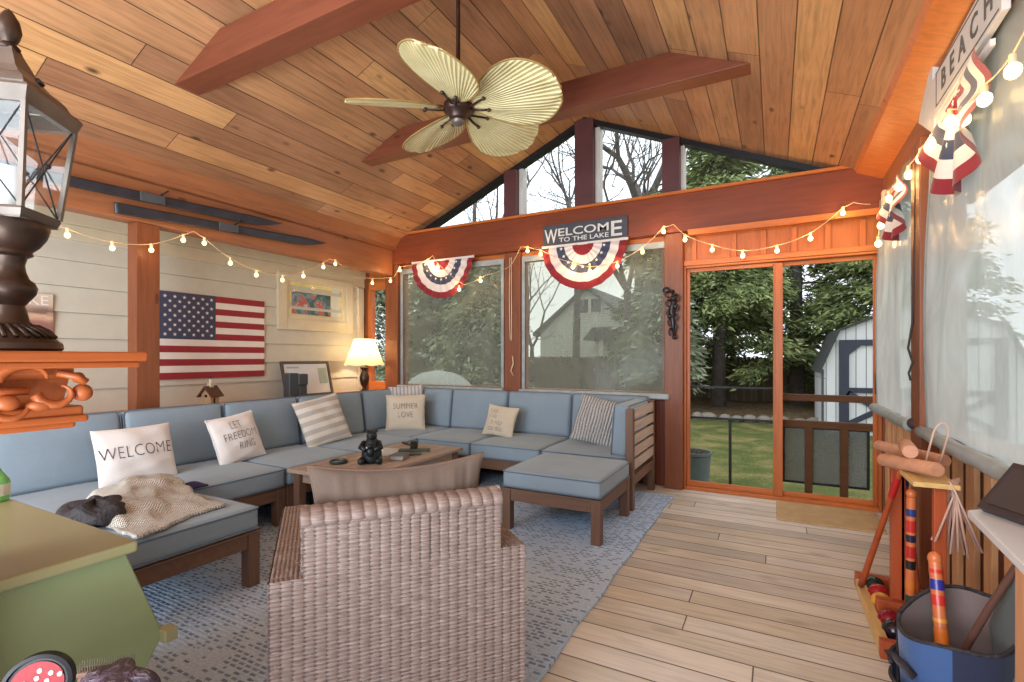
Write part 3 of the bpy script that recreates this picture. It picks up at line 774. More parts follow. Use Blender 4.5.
b = MB(); wpanel(b, (0, 0, .04), (1, 0, 0), (0, 0, 1), (0, -1, 0), CW, AH-.04)
wpanel(b, (.085, 0, AH), (1, 0, 0), (0, 0, 1), (0, -1, 0), CW-.17, BH-AH-.012, u0=.085, v0=AH-.04)
b.box(.003, CW-.003, .001, .08, .04, AH-.01).box(.088, CW-.088, .001, .08, AH-.02, BH-.02)
wpanel(b, (.085, 0, AH), (0, 1, 0), (0, 0, 1), (-1, 0, 0), .085, BH-AH-.01)
wpanel(b, (CW-.085, 0, AH), (0, 1, 0), (0, 0, 1), (1, 0, 0), .085, BH-AH-.01)
b.build('backrest', WM, ch, smooth=180)
def rollf(u, v):
    x = .080+(CW-.16)*u; a = PI*(-.18+1.36*v); k = abs(math.sin(PI*(x+.010*v)/.036))**.5
    r = .034+.0075*k
    return (x, .040-(r+.012)*math.cos(a), BH-.022+r*.78*math.sin(a))
b = MB(); b.grid(rollf, 240, 16)
b.lathe([(0, 0), (.034, 0), (.036, .006), (0, .008)], 16, M=Matrix.Translation((.083, .04, BH-.022)) @ Matrix.Rotation(-PI/2, 4, 'Y'))
b.lathe([(0, 0), (.034, 0), (.036, .006), (0, .008)], 16, M=Matrix.Translation((CW-.083, .04, BH-.022)) @ Matrix.Rotation(PI/2, 4, 'Y'))
b.build('top_roll', M['wick'], ch, smooth=60)
for nm, x0, x1, sg in (('armrest', 0, .10, -1), ('armrest', CW-.10, CW, 1)):
    b = MB().box(x0+.003, x1-.003, .03, CD-.002, .04, AH-.004)
    xs = x0 if sg < 0 else x1
    wpanel(b, (xs, 0, .04), (0, 1, 0), (0, 0, 1), (sg, 0, 0), CD, AH-.045)
    xi = x1 if sg < 0 else x0
    wpanel(b, (xi, .06, .04), (0, 1, 0), (0, 0, 1), (-sg, 0, 0), CD-.06, AH-.045)
    wpanel(b, (x0, 0, AH-.006), (0, 1, 0), (1, 0, 0), (0, 0, 1), CD, x1-x0)
    wpanel(b, (x0, CD, .04), (1, 0, 0), (0, 0, 1), (0, 1, 0), x1-x0, AH-.045)
    b.build(nm, WM, ch, smooth=180)
b = MB().box(.1, CW-.1, .08, CD-.03, .12, .30); wpanel(b, (.1, CD-.03, .1), (1, 0, 0), (0, 0, 1), (0, 1, 0), CW-.2, .2)
b.build('seat_base', WM, ch, smooth=180)
M['tan'] = fabric('tan_cushion_cloth', srgb(102, 86, 76), .35)
put_cushion('seat_cushion', (.105, CW-.105, .09, CD-.01, .30, .43), ch, 2, mat='tan', seed=61)
for x in (.02, CW-.08):
    for y in (.02, CD-.08): MB().box(x, x+.05, y, y+.05, 0, .05).build('foot', M['dark'], ch)
u_ = Vector((math.cos(U), math.sin(U), 0)); v_ = Vector((-math.sin(U), math.cos(U), 0)); O = Vector((-1.213, .871, 0))
p = O+u_*.375+v_*.165
pillow('tan piped lumbar pillow leaning inside the wicker armchair', .555, .46, .075, (p.x, p.y, .462), (math.radians(5), 0, U), M['tan'], None, ph=9, pin=.10, piping=plain('brown_piping', srgb(104, 82, 68), .8), pleats=True, name='lumbar_pillow', wr=.002)

# ================================================================== COFFEE TABLE ITEMS
TZ = .452
t = thing('bear_figurine', 'dark bronze bear figurine hugging a cub on the coffee table', 'figurine', (-2.70, 2.80, TZ), math.radians(35))
M['bear'] = plain('blackened_bronze', srgb(38, 44, 46), .4, .5, .3, vscale=30, bump=.6, bscale=50)
b = MB().lathe([(.03, 0), (.072, .004), (.078, .03), (.074, .08), (.062, .13), (.046, .17), (.03, .19), (.006, .2)], 18)
b.ball((0, .0, .20), .04, 10, sc=(1, 1.1, 1)).ball((.0, -.045, .195), .018, 8, sc=(1, 1.3, .8))
b.ball((-.03, .01, .235), .013, 6).ball((.03, .01, .235), .013, 6)
for s in (-1, 1):
    b.tube([(s*.05, -.01, .15), (s*.07, -.045, .12), (s*.03, -.085, .105)], [.026, .023, .016], 8)
    b.tube([(s*.05, -.02, .03), (s*.065, -.08, .022), (s*.06, -.11, .03)], [.034, .028, .02], 8)
b.build('body', M['bear'], t, smooth=180)
b = MB().ball((0, -.075, .09), .03, 8, sc=(1, .9, 1.3)).ball((0, -.09, .135), .02, 8).ball((-.014, -.088, .153), .006, 5).ball((.014, -.088, .153), .006, 5)
b.build('cub', M['bear'], t, smooth=180)
MB().ball((-.02, -.101, .128), .007, 5).build('cub_muzzle', M['cream'], t, smooth=180)
t = thing('coaster_dish', 'round dark coaster beside the bear figurine, at the left end of the coffee table', 'coaster', (-2.90, 2.66, TZ))
MB().lathe([(.0, 0), (.062, 0), (.068, .012), (.066, .022), (.058, .02), (.056, .01), (.0, .01)], 24, cap=False).build('dish', plain('dark_green_glaze', srgb(42, 52, 50), .3), t, smooth=60)
M['book'] = plain('book_cover', srgb(60, 72, 92), .4)
t = thing('book', 'thick paperback with a slate cover in front of the bear figurine', 'book', (-2.60, 3.0, TZ), math.radians(20))
MB().box(-.05, .05, -.07, .07, .003, .032).build('pages', plain('pages', srgb(150, 136, 120), .8), t)
MB().box(-.053, .053, -.073, .073, .0, .004).box(-.053, .053, -.073, .073, .031, .035).box(-.055, -.05, -.073, .073, 0, .035).build('cover', M['book'], t, bevel=.001)
t = thing('tray', 'small dark green serving board on the coffee table under the glass', 'tray', (-2.70, 3.30, TZ), math.radians(32))
MB().box(-.13, .13, -.035, .035, .0, .016).box(-.125, .125, -.03, .03, .016, .02).build('board', plain('olive_board', srgb(66, 74, 58), .5), t, bevel=.004)
t = thing('candle_jar', 'small dark glass jar standing on the green board', 'jar', (-2.72, 3.32, TZ+.021))
MB().lathe([(0, 0), (.03, 0), (.034, .01), (.034, .05), (.03, .052), (.03, .012), (0, .012)], 18, cap=False).build('jar', plain('smoked_glass', srgb(40, 46, 44), .12), t, smooth=60)
MB().lathe([(0, .012), (.029, .012), (.029, .036), (0, .036)], 16).build('wax', M['oat'], t)
o = MB().box(-.06, .06, -.022, .022, 0, .018).build('remote_control', plain('dark_plastic', srgb(58, 66, 54), .4), None, bevel=.006)
o.location = (-2.60, 3.17, TZ); o.rotation_euler = (0, 0, math.radians(35)); tag(o, 'short dark remote lying nearest the chair on the coffee table', 'remote')
o = MB().box(-.10, .10, -.15, .15, 0, .005).box(-.1, .1, .0, .004, .004, .007).build('magazine', plain('magazine_paper', srgb(176, 178, 180), .4, var=.25, vscale=20), None)
o.location = (-2.88, 3.15, TZ); o.rotation_euler = (0, 0, math.radians(12)); tag(o, 'pale magazine lying open on the coffee table behind the bear', 'magazine')
o = MB().box(-.02, .02, -.1, .1, 0, .018).build('remote_control', plain('black_plastic', (.02, .02, .022), .35), None, bevel=.005)
o.location = (-2.94, 3.52, TZ); o.rotation_euler = (0, 0, math.radians(70)); tag(o, 'black remote at the far end of the coffee table', 'remote')

# ================================================================== THROW + BAG ON BENCH
n = NT('chunky_knit'); P = n.coords()
k1 = n.m('SINE', n.m('MULTIPLY', n.m('ADD', P[0], n.m('MULTIPLY', n.noise(n.objvec(), 5, 2), .06)), 520.0)); k2 = n.m('SINE', n.m('MULTIPLY', P[1], 460.0)); nn = n.noise(n.objvec(), 60, 3)
hk = n.m('ADD', n.m('MULTIPLY', n.m('MULTIPLY', k1, k2), .5), nn)
M['knit'] = n.bsdf(n.ramp(hk, [(.15, srgb(200, 190, 178)), (.45, srgb(224, 216, 204)), (.8, srgb(238, 232, 222))]), 1, 0, hk, 1.0, .012, .1)
A_, B_, C_, D_ = Vector((-3.18, 1.20, .47)), Vector((-3.36, 1.66, .50)), Vector((-2.60, 1.60, .44)), Vector((-2.46, 1.12, .44))
def throwf(u, v):
    p = (A_*(1-u)+D_*u)*(1-v)+(B_*(1-u)+C_*u)*v
    hump = .11*math.sin(PI*min(1, u*1.1+.08))*math.sin(PI*min(1, max(0, .2+v*.75)))**.8*(1-.55*u)
    cr = .012*math.sin(u*13+v*5)*math.sin(v*9+1)+.005*math.sin(u*31-v*17)
    e = min(u, 1-u, v, 1-v); fall = -.05*max(0, 1-e/.07)**2
    edge = .004*math.sin(u*37)+.004*math.sin(v*29)
    return (p.x+edge+.012*math.sin(v*8), p.y+edge+.015*math.sin(u*7), max(.462, p.z+.02+hump+cr+fall))
o = MB().grid(throwf, 60, 60).build('knit_throw', M['knit'], smooth=180, solid=.016); tag(o, 'chunky cream knit throw heaped over the black bag on the left ottoman', 'blanket')
n_ = NT('black_cloth'); f = n_.noise(n_.objvec(), 14, 4, .6, 1)
M['blackc'] = n_.bsdf(n_.ramp(f, [(.3, srgb(34, 32, 36)), (.7, srgb(70, 64, 66))]), .7, 0, f, .8, .03, .3)
t = thing('black_bag', 'crumpled black bag showing from under the knit throw', 'bag', (-2.84, 1.13, .458))
def bagf(u, v):
    a = 2*PI*u; r = (1-abs(2*v-1)**2.6)**.5
    k = 1+.12*math.sin(3*a+1)+.06*math.sin(7*a+v*9)
    return (.13*r*k*math.cos(a), .13*r*k*math.sin(a), max(0, .055+.055*math.sin((v-.5)*PI)*(1+.25*math.sin(5*a))))
MB().grid(bagf, 40, 20, closeu=True).build('body', M['blackc'], t, smooth=180)
MB().tube([(.02, -.10, .04), (.07, -.14, .02), (.13, -.13, .012), (.15, -.08, .012), (.10, -.04, .03)], .010, 8, flat=.5).build('strap', M['blackc'], t, smooth=180)
o = MB().box(-.16, .16, -.13, .13, 0, .012).build('folder', plain('tan_board', srgb(150, 124, 98), .7), None, bevel=.003); o.location = (-3.0, 1.10, .459); o.rotation_euler = (0, 0, .3)
tag(o, 'flat tan folder on the left ottoman beside the black bag', 'folder')
o = MB().grid(lambda u, v: (-3.22+.14*u, 1.80-.10*v+.0*u, .460+.022*math.sin(PI*u)*math.sin(PI*v)), 10, 8).build('navy_cloth', plain('navy_cloth', srgb(44, 42, 84), .85), smooth=180, solid=.01)
tag(o, 'bit of navy cloth poking out at the far side of the knit throw', 'cloth')
# ================================================================== GREEN DESK
M['green'] = plain('sage_green_paint', srgb(136, 148, 106), .42, var=.05, vscale=3)
M['greent'] = plain('sage_desk_top', srgb(150, 146, 106), .30, var=.05, vscale=3)
t = thing('slant_front_desk', 'sage green painted desk with a slanted front in the lower left foreground', 'desk', (-1.98, .56, 0))
MB().prism([(.41, 0), (.69, 0), (.715, .357), (.765, .44), (.772, .47), (.682, .725), (.41, .725)], -2.42, -1.545, 'X').build('body', M['green'], t, world=True, bevel=.004)
MB().box(-2.45, -1.515, .39, .70, .725, .755).build('desk_top', M['greent'], t, world=True, bevel=.008, seg=3)
MB().box(-1.56, -1.515, .765, .80, .440, .475).box(-2.44, -1.56, .765, .785, .44, .47).build('pull_ledge', M['greent'], t, world=True, bevel=.004)
t = thing('bottle', 'pale green plastic bottle on the sage desk at the left edge', 'bottle', (-2.36, .655, .756))
b = MB().lathe([(0, 0), (.035, 0), (.04, .01), (.04, .07), (.02, .10), (.014, .115), (.014, .13), (0, .13)], 20)
b.build('body', plain('green_plastic', srgb(120, 210, 120), .2, vscale=30, var=.3), t, smooth=60)
MB().lathe([(.0405, .02), (.0405, .06)], 20, cap=False).build('wrapper', plain('white_wrapper', srgb(220, 230, 215), .5), t)
# low stool with clutter (its top edge is below the picture)
t = thing('side_stool', 'low dark stool at the bottom left carrying the red tin and brush', 'stool', (-1.22, .455, 0), .25)
MB().box(-.17, .17, -.08, .08, .505, .53).build('seat', M['teak'], t, bevel=.006)
for x in (-.15, .12):
    for y in (-.07, .04): MB().box(x, x+.03, y, y+.03, 0, .505).build('leg', M['teak'], t)
t = thing('round_tin', 'round black rimmed tin lid with a red face and white pattern at the bottom left', 'tin', (-1.315, .425, .530), (math.radians(-12), 0, math.radians(52)))
Mx = Matrix.Translation((0, 0, .055)) @ Matrix.Rotation(PI/2, 4, 'X')
MB().lathe([(0, -.012), (.058, -.012), (.058, .012), (.051, .014), (.049, .006), (0, .006)], 36, M=Mx, cap=False).build('rim', M['black'], t, smooth=50)
MB().lathe([(0, .0065), (.044, .0065), (.044, .009), (0, .009)], 30, M=Mx, cap=False).build('face', plain('red_enamel', srgb(150, 24, 34), .3, vscale=40, var=.3, spec=.2), t)
b = MB()
for k in range(9):
    a = k*2.4; r_ = .007+.0085*k**.5; b.ball((.010+r_*math.cos(a)*.9, -.0095, .060+r_*math.sin(a)*.8), .005, 5, sc=(1, .3, 1))
b.tube([(-.025, -.0095, .04), (-.025, -.0095, .065), (-.018, -.0095, .066)], .0025, 5)
b.build('white_pattern', M['white'], t, smooth=180)
t = thing('brush', 'brush with short bristles lying behind the dark cloth at the bottom edge', 'brush', (-1.19, .495, .530), math.radians(42))
MB().box(-.05, .045, -.012, .012, .082, .094).box(-.05, -.02, -.008, .008, 0, .082).build('handle', M['teakX'], t, bevel=.004)
b = MB()
for i in range(22):
    for j in range(3): b.tube([(-.048+.0043*i, -.008+.008*j, .093), (-.048+.0043*i, -.010+.010*j, .108)], .0007, 4)
b.build('bristles', plain('grey_bristle', srgb(110, 104, 92), .8), t)
n_ = NT('plum_cloth'); f = n_.noise(n_.objvec(), 26, 4, .6, 2)
mpl = n_.bsdf(n_.ramp(f, [(.35, srgb(52, 34, 46)), (.55, srgb(74, 60, 70)), (.75, srgb(150, 146, 154))]), .5, 0, f, .8, .02)
def clf(u, v):
    a = 2*PI*u; r = (1-(2*v-1)**2)**.5; k = 1+.25*math.sin(4*a+v*6)
    return (.075*r*k*math.cos(a), .05*r*k*math.sin(a), .056+.056*math.sin((v-.5)*PI))
o = MB().grid(clf, 40, 16, closeu=True).build('crumpled_cloth', mpl, smooth=180); o.location = (-1.125, .485, .531)
tag(o, 'crumpled dark plum and silver cloth at the bottom edge beside the brush', 'cloth')

# ================================================================== MANTEL + LANTERN
M['mant'] = wood('mantel_orange', srgb(164, 84, 40), 'Y', .32, knots=False, spec=.4)
M['mantZ'] = wood('carved_orange', srgb(160, 84, 44), 'Z', .38, knots=False, spec=.4)
mt = thing('fireplace_mantel', 'carved orange wooden mantel with a scroll leaf corner at the left edge', 'mantel', (-1.55, .1, 0))
XM = -1.30; XB = -1.80; YN = -.7
def slab(ins, z0, z1): return MB().box(XB, XM-ins, YN, .622-ins, z0, z1)
slab(0, 1.240, 1.262).build('shelf', M['mant'], mt, world=True, bevel=.006, seg=3)
slab(.012, 1.226, 1.240).build('shelf_moulding', M['mant'], mt, world=True, bevel=.004)
g = MB()
prof = [(.05, 1.226), (.05, 1.214), (.075, 1.200), (.085, 1.18), (.10, 1.15), (.105, 1.14)]
pf = [(XB, 1.226)]+[(XM-a, z) for a, z in prof]+[(XB, 1.14)]
g.prism(pf, YN, .50, 'Y'); g.build('frieze', M['mantZ'], mt, world=True, bevel=.002)
g = MB()
for ins, z0, z1 in ((.075, 1.118, 1.142), (.068, 1.105, 1.122), (.085, 1.092, 1.108)): g.box(XB, XM-ins, YN, .622-ins-.02, z0, z1)
g.build('lower_moulding', M['mant'], mt, world=True, bevel=.006, seg=3)
MB().box(XB+.02, -1.40, YN+.05, .33, 0, 1.095).build('surround', M['mantZ'], mt, world=True)
# acanthus leaf scrolls
g = MB()
def curl(pts, r0, r1, flat=.7):
    n_ = len(pts); g.tube(pts, [r0+(r1-r0)*i/(n_-1) for i in range(n_)], 10, flat=flat)
def arc(cx_, cz_, r0, r1, a0, a1, x=XM-.045, n_=12, bul=.012):
    out = []
    for i in range(n_+1):
        q = i/n_; a = math.radians(a0+(a1-a0)*q); r = r0+(r1-r0)*q
        out.append((x+bul*math.sin(PI*q), cx_+r*math.cos(a), cz_+r*math.sin(a)))
    return out
curl(arc(.47, 1.178, .036, .012, -170, 60), .016, .003)
curl(arc(.425, 1.192, .052, .030, 165, 25), .017, .003)
curl(arc(.40, 1.160, .040, .022, 190, 350), .014, .003)
curl(arc(.335, 1.196, .060, .040, 165, 25), .017, .003)
curl(arc(.27, 1.18, .05, .03, 20, 160), .012, .003)
curl([(XM-.06, .10+.05*i, 1.150+.008*math.sin(i*.9)+.004*i) for i in range(7)], .012, .016)
curl([(XM-.065, .06+.05*i, 1.168+.006*math.sin(i*.9+1)+.003*i) for i in range(7)], .010, .013)
curl([(XM-.05, .20+.045*i, 1.200-.004*i+.004*math.sin(i*1.3)) for i in range(6)], .016, .012)
curl([(XM-.05, .47, 1.215), (XM-.04, .50, 1.208), (XM-.04, .515, 1.195)], .010, .014)
g.ball((XM-.045, .512, 1.172), .019, 10)
g.ball((XM-.045, .505, 1.205), .012, 8)
g.ball((XM-.04, .39, 1.158), .016, 8, sc=(1, 1.3, 1)).ball((XM-.04, .44, 1.150), .015, 8, sc=(1, 1.5, .8))
g.build('acanthus_carving', M['mantZ'], mt, world=True, smooth=180)

lt = thing('lantern', 'tall aged metal lantern with crossed wires over its glass, standing on the mantel', 'lantern', (-1.475, .432, 1.262), math.radians(-4.5))
b = MB().lathe([(0, 0), (.085, 0), (.090, .006), (.088, .018), (.074, .030), (.070, .036), (.060, .046), (.042, .058), (.034, .066), (.030, .085), (.026, .10), (.034, .112), (.044, .126), (.047, .140), (.042, .152), (.033, .160), (.028, .175), (.026, .19), (.030, .206), (.040, .212), (.038, .220), (.050, .232), (.062, .252), (.068, .272), (.066, .282), (0, .284)], 40)
b.build('pedestal', M['dark'], lt, smooth=35)
b = MB()
for k in range(26):
    a = 2*PI*k/26; b.tube([(.046*math.cos(a), .046*math.sin(a), .056), (.064*math.cos(a+.12), .064*math.sin(a+.12), .045), (.076*math.cos(a+.2), .076*math.sin(a+.2), .031)], .005, 5)
b.build('gadroon_ring', M['dark'], lt, smooth=180)
# square glass body: corners on the local axes
M['pewter'] = plain('pewter', srgb(112, 102, 94), .38, .5, var=.2, vscale=14)
M['lglass'] = glassmat('lantern_glass', .07)
def ring(mb, r0, r1, z0, z1, w=.012):
    # square band
    for k in range(4):
        a0 = PI/2*k; a1 = a0+PI/2
        P0 = [Vector((r*math.cos(a0), r*math.sin(a0), z)) for r, z in ((r0, z0), (r1, z1))]; P1 = [Vector((r*math.cos(a1), r*math.sin(a1), z)) for r, z in ((r0, z0), (r1, z1))]
        q = [p*1 for p in (P0[0], P1[0], P1[1], P0[1])]; i_ = [Vector((p.x*(1-w/.09), p.y*(1-w/.09), p.z)) for p in q]
        mb.add(q+i_, [(0, 1, 2, 3), (7, 6, 5, 4), (3, 2, 6, 7), (0, 4, 5, 1)])
b = MB(); ring(b, .080, .088, .282, .300); ring(b, .088, .084, .300, .306)
b.add([(.086*math.cos(PI/2*k), .086*math.sin(PI/2*k), .284) for k in range(4)], [(0, 1, 2, 3)])
b.build('body_base', M['pewter'], lt)
zb, zt, rb, rt = .304, .520, .084, .112
b = MB()
for k in range(4):
    a = PI/2*k; b.tube([(rb*math.cos(a), rb*math.sin(a), zb), (rt*math.cos(a), rt*math.sin(a), zt)], .0065, 4)
b.build('corner_post', M['pewter'], lt)
for k in range(4):
    a0, a1 = PI/2*k, PI/2*(k+1)
    p = lambda r, a, z: Vector((r*math.cos(a), r*math.sin(a), z))
    q = [p(rb*.97, a0, zb), p(rb*.97, a1, zb), p(rt*.97, a1, zt), p(rt*.97, a0, zt)]
    gl = MB().add(q, [(0, 1, 2, 3)]).build('glass_pane', M['lglass'], lt)
    MB().tube([q[0], q[2]], .0018, 5).tube([q[1], q[3]], .0018, 5).ball(tuple((q[0]+q[2])/2), .006, 5).build('cross_wire', M['black'], lt)
b = MB(); ring(b, .115, .128, .515, .545, .016); ring(b, .128, .122, .545, .552, .03)
b.build('eave_band', M['pewter'], lt)
# concave roof, square in plan
prof = [(.106, .548), (.104, .562), (.098, .572), (.086, .582), (.068, .592), (.048, .612), (.034, .636), (.024, .652), (.021, .660)]
b = MB().lathe(prof, 4); b.build('roof', M['pewter'], lt)
b = MB()
for k in range(4):
    a = PI/4+PI/2*k; Mv = Matrix.Translation((.056*math.cos(a), .056*math.sin(a), .592)) @ Matrix.Rotation(a, 4, 'Z') @ Matrix.Rotation(math.radians(55), 4, 'Y')
    b.lathe([(0, -.001), (.009, -.001), (.009, .006), (0, .006)], 12, M=Mv)
b.build('vent_hole', M['black'], lt)
b = MB().lathe([(0, .655), (.018, .657), (.020, .663), (.012, .672), (.018, .684), (.022, .700), (.018, .722), (.008, .740), (0, .748)], 16)
b.build('finial', M['dark'], lt, smooth=60)
MB().lathe([(0, .30), (.026, .30), (.026, .40), (0, .40)], 20).build('candle', plain('white_wax', srgb(222, 226, 228), .5), lt, smooth=40)

# ================================================================== WALL DECOR
fg = thing('flag_canvas', 'canvas panel of the American flag on the beige siding', 'flag', (SX+.03, 2.92, 1.45))
y0, y1, z0, z1 = 2.41, 3.435, 1.045, 1.848
mred = plain('flag_red', srgb(146, 38, 46), .7, var=.06); mwh = plain('flag_white', srgb(226, 216, 206), .7, var=.04); mnv = plain('flag_navy', srgb(62, 66, 90), .7, var=.08)
b = MB(); hs = (z1-z0)/13
for k in range(13):
    zz = z1-hs*(k+1); b.box(SX+.018, SX+.040, y0, y1, zz, zz+hs, 0 if k % 2 == 0 else 1)
cy = y0+.50
b.box(SX+.019, SX+.0415, y0-.0005, cy, z1-7*hs, z1+.0005, 2)
def star(cy_, cz_, r):
    p = []
    for q in range(10):
        a = PI/2+PI*q/5; rr = r if q % 2 == 0 else r*.4; p.append((SX+.0425, cy_+rr*math.cos(a), cz_+rr*math.sin(a)))
    b.add(p+[(SX+.0425, cy_, cz_)], [(10, q, (q+1) % 10) for q in range(10)], 1)
for r in range(9):
    for c in range(6 if r % 2 == 0 else 5):
        star(y0+(cy-y0)*((2*c+(1 if r % 2 == 0 else 2))/12), z1-7*hs*((r+1)/10), .019)
b.build('printed_panel', [mred, mwh, mnv], fg, world=True)
t = thing('canvas_picture', 'small sepia canvas headed LAKE on the siding beside the lantern', 'picture', (SX+.02, 1.45, 1.55))
n = NT('sepia_scene'); P = n.coords(); f = n.noise(n.vec(P[1], n.m('MULTIPLY', P[2], 3.5), 0.0), 7, 4)
z_ = n.m('ADD', P[2], n.m('MULTIPLY', n.m('SUBTRACT', f, .5), .09))
msc = n.bsdf(n.ramp(n.m('ADD', n.m('MULTIPLY', z_, 2.6), .5), [(.1, srgb(120, 84, 78)), (.4, srgb(150, 104, 92)), (.52, srgb(206, 170, 140)), (.6, srgb(120, 90, 78)), (.75, srgb(196, 176, 156)), (1, srgb(206, 190, 172))]), .7)
MB().box(SX+.018, SX+.04, 1.10, 1.672, 1.36, 1.727).build('canvas', msc, t, world=True, bevel=.002)
vs, fs = text_mesh('LAKE', .105, .001)
Mt = Matrix.Translation((SX+.0415, 1.525, 1.672)) @ Matrix(((0, 0, 1, 0), (1, 0, 0, 0), (0, 1, 0, 0), (0, 0, 0, 1)))
MB().add(vs, fs, 0, Mt).build('lettering', mwh, t, world=True)

# skis on the left beam
M['ski'] = plain('ski_black', srgb(52, 52, 58), .35, .1, var=.3, vscale=6)
def ski(ya, za, yb, zb_, yb_bind, label, bind=0):
    t = thing('ski', label, 'ski', (LX+.03, ya, za), 0, 'vintage skis on the left beam')
    Lg = math.hypot(yb-ya, zb_-za); an = math.atan2(zb_-za, yb-ya); t.rotation_euler = (an, 0, 0)
    def f(u, v):
        y = Lg*u; w = .040*(1-.12*math.sin(PI*min(1, u*1.1)))
        if u > .86: w *= max(.02, (1-((u-.86)/.14)**1.8))
        x = .0
        if u > .8: x = .10*((u-.8)/.2)**2.2
        return (x+.008, y, (v*2-1)*w)
    b = MB().grid(f, 60, 6)
    b.build('ski_body', M['ski'], t, smooth=60, solid=.016)
    y = Lg*yb_bind
    MB().box(.012, .028, y-.12, y+.05, -.034, .034).build('foot_plate', plain('ski_plate_grey', srgb(74, 76, 80), .5), t, bevel=.003)
    MB().tube([(.02, y, -.035), (.05, y+.01, -.045), (.085, y+.03, -.05)], .008, 6, flat=.5).build('toe_binding', M['black'], t, smooth=180)
    MB().tube([(.02, y+.02, .035), (.05, y+.03, .05), (.08, y+.05, .07)], .009, 6, flat=.5).build('toe_binding', M['black'], t, smooth=180)
ski(1.05, 2.425, 3.11, 2.515, .50, 'black vintage ski, the upper one, starting behind the lantern')
ski(1.80, 2.335, 3.63, 2.438, .48, 'black vintage ski, the lower one, squared at its tail')

# table lamp
t = thing('table_lamp', 'lit table lamp with a cream cone shade and dark urn base near the corner', 'lamp', (-4.56, 4.60, .80))
MB().lathe([(0, 0), (.075, 0), (.078, .012), (.05, .025), (.028, .045), (.022, .07), (.045, .11), (.058, .16), (.060, .20), (.045, .25), (.026, .275), (.030, .29), (.052, .31), (.052, .32), (.014, .33), (0, .33)], 28).build('base', M['dark'], t, smooth=60)
MB().lathe([(.006, .32), (.006, .44)], 10).build('stem', M['steel'], t)
n = NT('lamp_shade'); d_ = n.node('ShaderNodeBsdfDiffuse'); tl = n.node('ShaderNodeBsdfTranslucent'); mx = n.node('ShaderNodeMixShader')
for q in (d_, tl): q.inputs[0].default_value = srgb(242, 228, 190)+(1,)
mx.inputs[0].default_value = .5; n.link(d_.outputs[0], mx.inputs[1]); n.link(tl.outputs[0], mx.inputs[2]); n.link(mx.outputs[0], n.out.inputs[0])
b = MB()
def lsf(u, v):
    a = 2*PI*u; k = .245+(.125-.245)*(v**.85); sc = 1+.012*math.cos(8*a)*(1-v)
    return (k*sc*math.cos(a), k*sc*math.sin(a), .345+.33*v+.006*math.cos(8*a)*(1-v))
b.grid(lsf, 64, 8, closeu=True); b.build('lamp_shade', n.mat, t, smooth=180)
MB().ball((0, 0, .48), .03, 8).build('light_bulb', emit('bulb_glass', (1, .86, .6), 14), t, smooth=180)
ld = bpy.data.lights.new('lamp_light', 'POINT'); ld.energy = 9; ld.color = (1, .82, .55); ld.shadow_soft_size = .05
lo = bpy.data.objects.new('lamp_light', ld); col.objects.link(lo); lo.location = (-4.56, 4.60, .80+.54)
# leaning frame
t = thing('framed_print', 'dark framed pale print leaning on the siding behind the sofa', 'picture', (-4.72, 3.92, .80), (0, math.radians(-14), 0))
b = MB().frame('X', -.01, .015, -.33, .33, 0, .41, .03, .03, .03, .03)
b.build('frame', plain('dark_frame', srgb(74, 64, 58), .5), t, bevel=.003)
MB().box(-.004, .002, -.30, .30, .03, .38).build('print', plain('pale_print', srgb(206, 206, 208), .25, var=.05, vscale=4), t)
MB().box(.002, .004, .16, .28, .14, .33).box(.002, .004, -.26, -.1, .33, .35).build('printed_patch', plain('patch', srgb(150, 168, 160), .3, var=.15), t)
t = thing('portable_speaker', 'dark grey block speaker standing before the leaning framed print', 'speaker', (-4.50, 3.53, .80))
MB().box(-.05, .05, -.10, .02, 0, .28).box(-.03, .055, .02, .12, .0, .15).box(-.03, .07, .0, .12, .15, .27).build('case', plain('charcoal_plastic', srgb(62, 66, 70), .5), t, bevel=.012, seg=3)
# birdhouse
t = thing('birdhouse', 'little birdhouse with a brown roof on the ledge under the flag', 'birdhouse', (-4.52, 2.66, .80), math.radians(20))
MB().box(-.05, .05, -.065, .065, 0, .012).prism([(-.045, .012), (.045, .012), (.045, .12), (0, .175), (-.045, .12)], -.055, .055, 'Y').build('house', wood('birdhouse_tan', srgb(190, 160, 120), 'Z', .7, knots=False), t)
MB().prism([(-.075, .095), (-.068, .088), (0, .168), (.068, .088), (.075, .095), (0, .19)], -.08, .08, 'Y').build('roof', plain('rust_roof', srgb(92, 58, 42), .6), t)
Mv = Matrix.Translation((0, -.055, .10)) @ Matrix.Rotation(PI/2, 4, 'X')
MB().lathe([(0, 0), (.014, 0), (.014, .002), (0, .002)], 14, M=Mv).box(.0452, .048, -.02, .0, .03, .08).build('entrance_hole', M['black'], t)
MB().box(-.018, .018, -.018, .018, .175, .215).lathe([(.012, .21), (.012, .25)], 8).build('chimney', M['cream'], t)
MB().tube([(0, 0, .215), (0, 0, .28)], .006, 6).build('hanger', M['black'], t)
# wind chime outside narrow window
t = thing('wind_chime', 'dark hanging chime of discs outside the narrow corner window', 'wind chime', (-4.62, 5.12, 2.09))
MB().lathe([(0, -.015), (.05, -.015), (.055, 0), (.04, .012), (0, .015)], 16).build('top_disc', M['black'], t, smooth=60)
b = MB()
for k in range(16): b.ball((.0, 0, -.05-.055*k), .022, 5, sc=(1, .4, 1))
b.build('chain', M['dark'], t)
MB().lathe([(0, -.99), (.045, -.985), (.05, -.96), (0, -.95)], 16).build('bottom_disc', M['black'], t, smooth=60)
MB().tube([(0, 0, .0), (0, -.06, .3), (0, -.16, .36)], .003, 4).build('hanger', M['black'], t)

